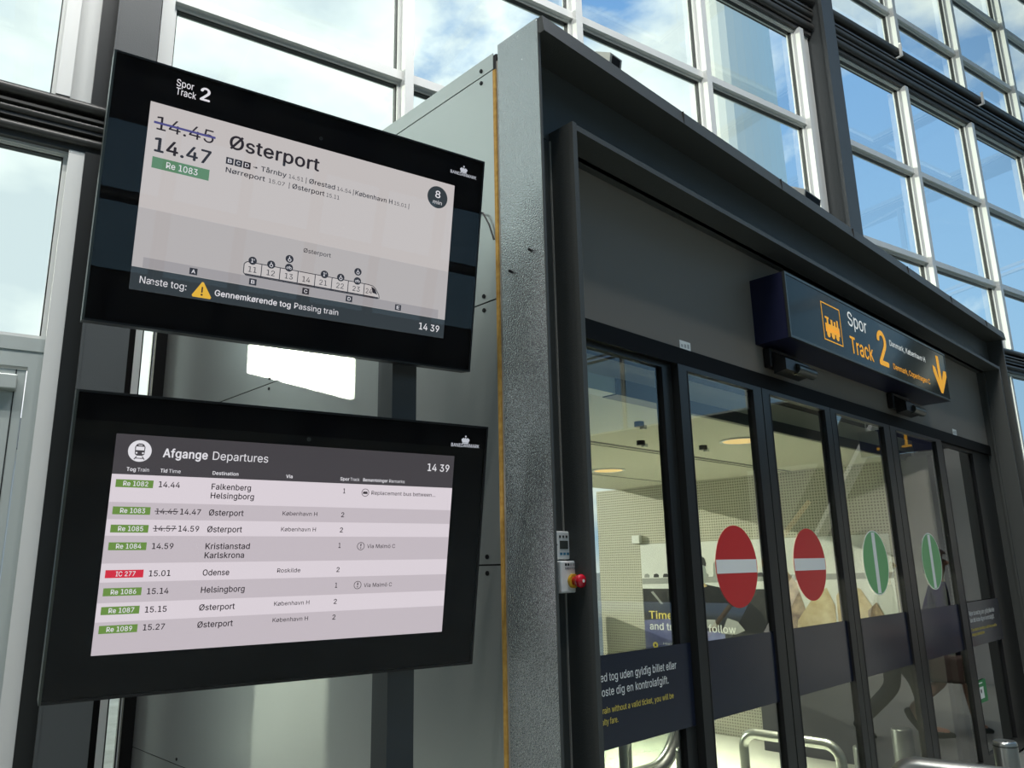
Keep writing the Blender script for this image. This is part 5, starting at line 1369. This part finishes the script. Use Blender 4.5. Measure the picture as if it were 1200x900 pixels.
# guard rails, posts and the escalator end
def hoop(name, a, c, h, r, label, mt='steel', mid=None, group='low steel guard hoops'):
    a, c = Vector(a), Vector(c)
    t_ = empty(name, tuple(a), label, 'guard rail', group)
    X = Matrix.Translation(-a)
    d = (c - a).normalized()
    rc = min(0.09, (c - a).length * 0.4)
    up = Vector((0, 0, 1))
    pts_ = [a]
    for (p, s0, s1) in ((a, -1, 1), (c, 1, 1)):
        pass
    ca_ = a + up * (h - rc) + d * rc
    cc_ = c + up * (h - rc) - d * rc
    for k in range(9):
        th = pi / 2 * k / 8
        pts_.append(ca_ - d * rc * cos(th) + up * rc * sin(th))
    for k in range(9):
        th = pi / 2 * k / 8
        pts_.append(cc_ + d * rc * sin(th) + up * rc * cos(th))
    pts_.append(c)
    MB().tube(pts_, r, mt, 16, X).build('hoop_tube', t_)
    if mid:
        MB().tube([a + up * mid, c + up * mid], r * 0.85, mt, 14, X).build('cross_bar', t_)
    for p in (a, c):
        MB().tube([p + up * 0.0, p + up * 0.012], r * 2.0, mt, 18, X).build('floor_flange', t_)
    return t_


hoop('guard_hoop', (4.71, 2.14, 0), (4.71, 2.76, 0), 0.56, 0.030, 'steel guard hoop just inside, behind the second red disc leaf')
hoop('guard_hoop', (3.62, 2.86, 0), (3.86, 3.02, 0), 0.85, 0.026, 'steel guard hoop with a cross bar just inside, behind the left side panel', mid=0.60)
hoop('guard_hoop', (2.83, 1.12, 0), (2.90, 0.55, 0), 0.945, 0.030, 'steel guard hoop standing in front of the doors at the lower right')


def bollard(x, y, h, r, label, mt='steel', group='round steel bollards'):
    t_ = empty('bollard', (x, y, 0), label, 'bollard', group)
    prof = [(0, r), (h - 0.012, r), (h - 0.004, r * 0.96), (h, r * 0.85)]
    MB().tube([(0, 0, z) for z, q in prof], r, mt, 24, None, [q for z, q in prof]).build('bollard_body', t_)
    MB().tube([(0, 0, h - 0.018), (0, 0, h - 0.014)], r * 1.01, 'dark_steel', 24).build('bollard_ring', t_)
    MB().tube([(0, 0, 0), (0, 0, 0.01)], r * 1.6, mt, 24).build('floor_flange', t_)


bollard(3.402, 0.929, 0.95, 0.040, 'steel bollard in front of the right upright, tallest at the lower right corner')
bollard(2.956, 1.03, 0.945, 0.038, 'steel bollard beside the guard hoop in front of the doors')
bollard(6.02, 2.28, 0.45, 0.07, 'short dark bollard behind the green disc leaf nearest the right upright', 'dark_steel')
bollard(5.30, 2.26, 0.45, 0.06, 'short dark bollard at the foot of the green disc leaf beside the red ones', 'dark_steel')
bollard(4.05, 2.78, 0.57, 0.032, 'thin short steel post behind the first red disc leaf', 'steel')

es = empty('escalator', (4.14, 3.24, 0), 'escalator end with a thick black handrail loop behind the left side panel', 'escalator')
hr = []
R_ = 0.33
c0 = Vector((0.22, 0, 0.63))
hr += [c0 + Vector((-0.95, 0, R_))]
for k in range(19):
    th = pi / 2 - pi * k / 18
    hr.append(c0 + Vector((cos(th) * R_ * 1.05, 0, sin(th) * R_)))
hr += [c0 + Vector((-0.95, 0, -R_))]
MB().tube(hr, 0.045, 'rubber', 14).build('handrail', es)
MB().tube([p + Vector((0, 0, 0)) - (p - c0).normalized() * 0.05 if i not in (0, len(hr) - 1) else p + Vector((0, 0, 0.05 if i else -0.05)) for i, p in enumerate(hr)], 0.018, 'steel', 10).build('handrail_track', es)
b = MB()
b.prism([(-0.73, 0.33), (0.22, 0.33)] + [(0.22 + cos(-pi / 2 + pi * k / 14) * 0.29, 0.62 + sin(-pi / 2 + pi * k / 14) * 0.29) for k in range(1, 14)] + [(0.22, 0.91), (-0.73, 0.91)], -0.006, 0.006, 'door_glass',
        Matrix(((1, 0, 0, 0), (0, 0, -1, 0), (0, 1, 0, 0), (0, 0, 0, 1))))
b.build('balustrade', es)
MB().box((-0.9, -0.08, 0), (0.30, 0.08, 0.26), 'pale_cladding', bev=0.01).build('skirt', es)

# ================================================================== OUT IN THE HALL, SEEN MIRRORED IN THE GLASS
st = empty('inclined_strut', (11.2, -2.6, 0), 'dark inclined steel strut with a pale lower edge, mirrored in the glass doors', 'strut')
b = MB()
a0, a1 = Vector((11.2, -2.6, 0)), Vector((11.2, 1.1, 5.6))
dd = (a1 - a0).normalized(); nn = Vector((0, dd.z, -dd.y))
XS = Matrix.Translation(-a0)
q = [a0 - nn * 0.20, a1 - nn * 0.20, a1 + nn * 0.20, a0 + nn * 0.20]
b.add(q + [p + Vector((0.35, 0, 0)) for p in q], [(0, 1, 2, 3), (7, 6, 5, 4), (0, 4, 5, 1), (1, 5, 6, 2), (2, 6, 7, 3), (3, 7, 4, 0)], 'column_paint', XS)
b.build('strut_body', st)
b = MB()
q = [a0 + nn * 0.20, a1 + nn * 0.20, a1 + nn * 0.255, a0 + nn * 0.255]
b.add(q + [p + Vector((0.35, 0, 0)) for p in q], [(0, 1, 2, 3), (7, 6, 5, 4), (0, 4, 5, 1), (1, 5, 6, 2), (2, 6, 7, 3), (3, 7, 4, 0)], 'plastic_white', XS)
b.build('strut_edge', st)
MB().box((11.9, -2.4, 0), (12.1, 1.6, 3.1), 'wall_paint').build('wall_partition', kind='structure')
MB().tube([(10.6, -3.1, 0.0), (10.6, -0.78, 2.42)], 0.035, 'tan_rail', 12).build('stair_rail', label='slim tan sloping rail in the hall, mirrored in the glass doors', cat='rail')
t = empty('hanging_sign', (11.0, 0.2, 3.0), 'dark hanging sign with yellow lettering, mirrored at the top of the doors', 'sign')
b = MB().box((0, -0.35, 0), (0.06, 0.75, 0.35), 'navy_paint')
b.build('sign_board', t)
b = MB()
PS = Matrix(((0, 0, -1, -0.002), (-1, 0, 0, 0), (0, 1, 0, 0), (0, 0, 0, 1)))
b.text('P 1 . .', -0.62, 0.07, 0.75, 0.20, 'yellow_print', PS, 0.0, 0.01)
b.build('lettering', t)
for yy in (-0.25, 0.65):
    MB().tube([(0.03, yy, 0.35), (0.03, yy, ROOF_Z - 3.0)], 0.01, 'steel', 8).build('hanger', t)

# ================================================================== OUTSIDE
b = MB()
tb = [(0, 0), (6.2, 0), (6.2, 4.0), (0, 4.0)]
t = empty('tower', (43.5, 22.0, -0.15), 'tall white round tower outside the windows, left of the dark column', 'tower')
V, F = [], []
for (z, r_) in ((0, 2.75), (18, 2.65), (40, 2.5)):
    V += [(r_ * cos(2 * pi * k / 32), r_ * sin(2 * pi * k / 32), z) for k in range(32)]
for a_ in range(2):
    F += [(a_ * 32 + k, a_ * 32 + (k + 1) % 32, (a_ + 1) * 32 + (k + 1) % 32, (a_ + 1) * 32 + k) for k in range(32)]
F.append(tuple(range(64, 96)))
MB().add(V, F, 'tower_white').build('tower_body', t)
t = empty('house', (2.6, 36, -0.15), 'pale house with a pitched roof far outside the left door', 'house')
MB().box((-6, 0, 0), (6, 8, 7), 'house_wall').build('house_wall', t)
MB().prism([(-6.6, 6.8), (6.6, 6.8), (0, 11)], -0.5, 8.5, 'house_roof', Matrix(((1, 0, 0, 0), (0, 0, 1, 0), (0, 1, 0, 0), (0, 0, 0, 1)))).build('house_roof', t)
for k in range(4):
    MB().box((-5 + 2.6 * k, -0.05, 2.5), (-3.8 + 2.6 * k, 0.02, 4.6), 'dark_wall').build('house_window', t)

# ================================================================== PEOPLE WALKING PAST THE DOORS (seen mirrored in the glass)
def skin(chain, mt, name, parent, sub=2, X=None):
    """chain: {key: (point, radius, key of the joint it hangs from)} grown into one smooth surface"""
    keys = list(chain)
    me = bpy.data.meshes.new('sk')
    me.from_pydata([chain[k][0] for k in keys], [(keys.index(k), keys.index(chain[k][2])) for k in keys if chain[k][2]], [])
    ob = bpy.data.objects.new('sk', me)
    COL.objects.link(ob)
    md = ob.modifiers.new('s', 'SKIN')
    md.use_smooth_shade = True
    lay = me.skin_vertices[0] if me.skin_vertices else None
    for i, k in enumerate(keys):
        r = chain[k][1]
        lay.data[i].radius = r if isinstance(r, tuple) else (r, r)
        lay.data[i].use_root = (i == 0)
    ss = ob.modifiers.new('b', 'SUBSURF')
    ss.levels = sub
    ss.render_levels = sub
    ev = ob.evaluated_get(bpy.context.evaluated_depsgraph_get())
    m2 = ev.to_mesh()
    b = MB()
    b.add([tuple(v.co) for v in m2.vertices], [list(p.vertices) for p in m2.polygons], mt, X, smooth=True)
    ev.to_mesh_clear()
    bpy.data.objects.remove(ob)
    return b.build(name, parent)


def person(loc, rz, label, pose, top_mt, low_mt, hair_mt, skirt=False, h=1.0):
    t_ = empty('person', loc, label, 'person')
    t_.rotation_euler = (0, 0, rz)
    t_.scale = (h, h, h)
    J = dict(pose)
    c = {'pelvis': ((0, 0, 0.94), (0.145, 0.10), None), 'waist': ((0, 0.01, 1.08), (0.125, 0.09), 'pelvis'), 'chest': ((0, 0.02, 1.28), (0.15, 0.105), 'waist'),
         'neck0': ((0, 0.02, 1.43), 0.06, 'chest'), 'neck': ((0, 0.035, 1.49), 0.05, 'neck0'), 'jaw': ((0, 0.06, 1.56), 0.062, 'neck'), 'skull': ((0, 0.05, 1.645), (0.078, 0.092), 'jaw'),
         'nose': ((0, 0.150, 1.605), 0.012, 'skull')}
    for s_, sg in (('L', -1), ('R', 1)):
        c['hip' + s_] = ((0.095 * sg, 0, 0.88), 0.088, 'pelvis')
        c['knee' + s_] = (J['knee' + s_], 0.056, 'hip' + s_)
        c['calf' + s_] = (tuple(Vector(J['knee' + s_]).lerp(Vector(J['ankle' + s_]), 0.35)), 0.054, 'knee' + s_)
        c['ankle' + s_] = (J['ankle' + s_], 0.036, 'calf' + s_)
        c['toe' + s_] = (J['toe' + s_], 0.034, 'ankle' + s_)
        c['sh' + s_] = ((0.175 * sg, 0.01, 1.375), 0.056, 'chest')
        c['el' + s_] = (J['el' + s_], 0.040, 'sh' + s_)
        c['wr' + s_] = (J['wr' + s_], 0.027, 'el' + s_)
        w = Vector(J['wr' + s_])
        d = (w - Vector(J['el' + s_])).normalized()
        side = d.cross(Vector((sg, 0, 0))).normalized()
        palm = w + d * 0.06
        c['palm' + s_] = (tuple(palm), (0.02, 0.032), 'wr' + s_)
        for f, (off, ln) in enumerate(((-0.027, 0.068), (-0.009, 0.080), (0.009, 0.075), (0.026, 0.058))):
            k0 = palm + side * off + d * 0.03
            k1 = k0 + d * ln * 0.55 + Vector((-0.006 * sg, 0, 0))
            k2 = k1 + d * ln * 0.35 + Vector((-0.018 * sg, 0, 0))
            c['f%d0' % f + s_] = (tuple(k0), 0.010, 'palm' + s_)
            c['f%d1' % f + s_] = (tuple(k1), 0.009, 'f%d0' % f + s_)
            c['f%d2' % f + s_] = (tuple(k2), 0.008, 'f%d1' % f + s_)
        th = palm - side * 0.036 - d * 0.012
        c['t0' + s_] = (tuple(th), 0.011, 'palm' + s_)
        c['t1' + s_] = (tuple(th - side * 0.016 + d * 0.035), 0.009, 't0' + s_)
    skin(c, 'skin', 'body', t_)
    top = {'waist': ((0, 0.01, 1.00), (0.155, 0.115), None), 'belly': ((0, 0.01, 1.12), (0.142, 0.108), 'waist'), 'chest': ((0, 0.02, 1.29), (0.168, 0.122), 'belly'), 'neck0': ((0, 0.02, 1.425), 0.078, 'chest')}
    for s_, sg in (('L', -1), ('R', 1)):
        top['sh' + s_] = ((0.175 * sg, 0.01, 1.375), 0.070, 'chest')
        top['el' + s_] = (J['el' + s_], 0.054, 'sh' + s_)
        top['wr' + s_] = (tuple(Vector(J['el' + s_]).lerp(Vector(J['wr' + s_]), 0.92)), 0.042, 'el' + s_)
    skin(top, top_mt, 'jacket', t_)
    if skirt:
        b = MB()
        rings = ((1.05, 0.150, 0.115, 0.0), (0.92, 0.185, 0.150, 0.0), (0.75, 0.20, 0.19, -0.01), (0.55, 0.20, 0.235, -0.02), (0.50, 0.198, 0.235, -0.02))
        n_ = 28
        V = [(rx * cos(2 * pi * k / n_), oy + ry * sin(2 * pi * k / n_), z) for (z, rx, ry, oy) in rings for k in range(n_)]
        F = [(i * n_ + (k + 1) % n_, i * n_ + k, (i + 1) * n_ + k, (i + 1) * n_ + (k + 1) % n_) for i in range(len(rings) - 1) for k in range(n_)]
        b.add(V, F, low_mt, None, True)
        b.build('skirt', t_)
    else:
        low = {'pelvis': ((0, 0, 0.96), (0.16, 0.118), None)}
        for s_, sg in (('L', -1), ('R', 1)):
            low['hip' + s_] = ((0.095 * sg, 0, 0.87), 0.108, 'pelvis')
            low['knee' + s_] = (J['knee' + s_], 0.080, 'hip' + s_)
            low['ankle' + s_] = (tuple(Vector(J['knee' + s_]).lerp(Vector(J['ankle' + s_]), 0.93)), 0.066, 'knee' + s_)
        skin(low, low_mt, 'trousers', t_)
    for s_ in 'LR':
        a_, tt = Vector(J['ankle' + s_]), Vector(J['toe' + s_])
        d = (tt - a_).normalized()
        up = (Vector(J['knee' + s_]) - a_).normalized()
        heel = a_ - d * 0.045 - up * 0.05
        skin({'h': (tuple(heel), 0.040, None), 'm': (tuple(a_.lerp(tt, 0.5) - up * 0.03), 0.044, 'h'), 't': (tuple(tt - up * 0.01), (0.045, 0.030), 'm'), 'e': (tuple(tt + d * 0.045 - up * 0.012), (0.034, 0.02), 't')},
             'leather_black', 'shoe', t_)
    # hair cap
    b = MB()
    V, F = [], []
    n_, m_ = 20, 9
    for i in range(m_ + 1):
        ph = (pi * 0.56) * i / m_
        for k in range(n_):
            a_ = 2 * pi * k / n_
            drop = 1.0 if sin(a_) < 0.35 else 0.62
            p_ = ph * drop
            V.append((0.092 * sin(p_) * cos(a_), 0.045 + 0.108 * sin(p_) * sin(a_), 1.648 + 0.105 * cos(p_)))
    for i in range(m_):
        for k in range(n_):
            F.append((i * n_ + k, (i + 1) * n_ + k, (i + 1) * n_ + (k + 1) % n_, i * n_ + (k + 1) % n_))
    b.add(V, F, hair_mt, None, True)
    b.build('hair', t_)
    return t_


walk = {'kneeR': (0.09, 0.20, 0.52), 'ankleR': (0.09, 0.27, 0.09), 'toeR': (0.10, 0.43, 0.055), 'kneeL': (-0.09, -0.02, 0.48), 'ankleL': (-0.09, -0.34, 0.16), 'toeL': (-0.09, -0.24, 0.05),
        'elR': (0.24, -0.10, 1.10), 'wrR': (0.25, -0.06, 0.86), 'elL': (-0.24, 0.02, 1.10), 'wrL': (-0.24, 0.18, 0.90)}
walk2 = dict(walk)
walk2.update({'kneeL': (-0.09, -0.06, 0.50), 'ankleL': (-0.09, -0.36, 0.24), 'toeL': (-0.09, -0.32, 0.09), 'kneeR': (0.09, 0.16, 0.50), 'ankleR': (0.09, 0.20, 0.09), 'toeR': (0.09, 0.36, 0.05)})
RZP = -math.atan2(0.37, 0.93)
person((7.88, 1.10, 0), RZP, 'person with grey hair in dark jacket and trousers walking, mirrored in the glass doors', walk, 'cloth_dark', 'cloth_dark', 'hair_grey', h=0.96)
person((8.35, 1.42, 0), RZP, 'person in purple top and navy skirt walking, rear foot raised, mirrored in the doors', walk2, 'cloth_purple', 'cloth_navy', 'hair_brown', skirt=True, h=0.97)
t = empty('handbag', (8.07, 1.52, 0.50), 'soft brown bag carried in the hand of the person in the skirt', 'bag')
b = MB()
b.box((-0.06, -0.15, 0), (0.06, 0.15, 0.24), 'bag_brown', bev=0.03)
b.build('bag_body', t)
MB().tube([(0, 0.09 * cos(pi * k / 10), 0.22 + 0.13 * sin(pi * k / 10)) for k in range(11)], 0.008, 'leather_black', 8).build('bag_handle', t)
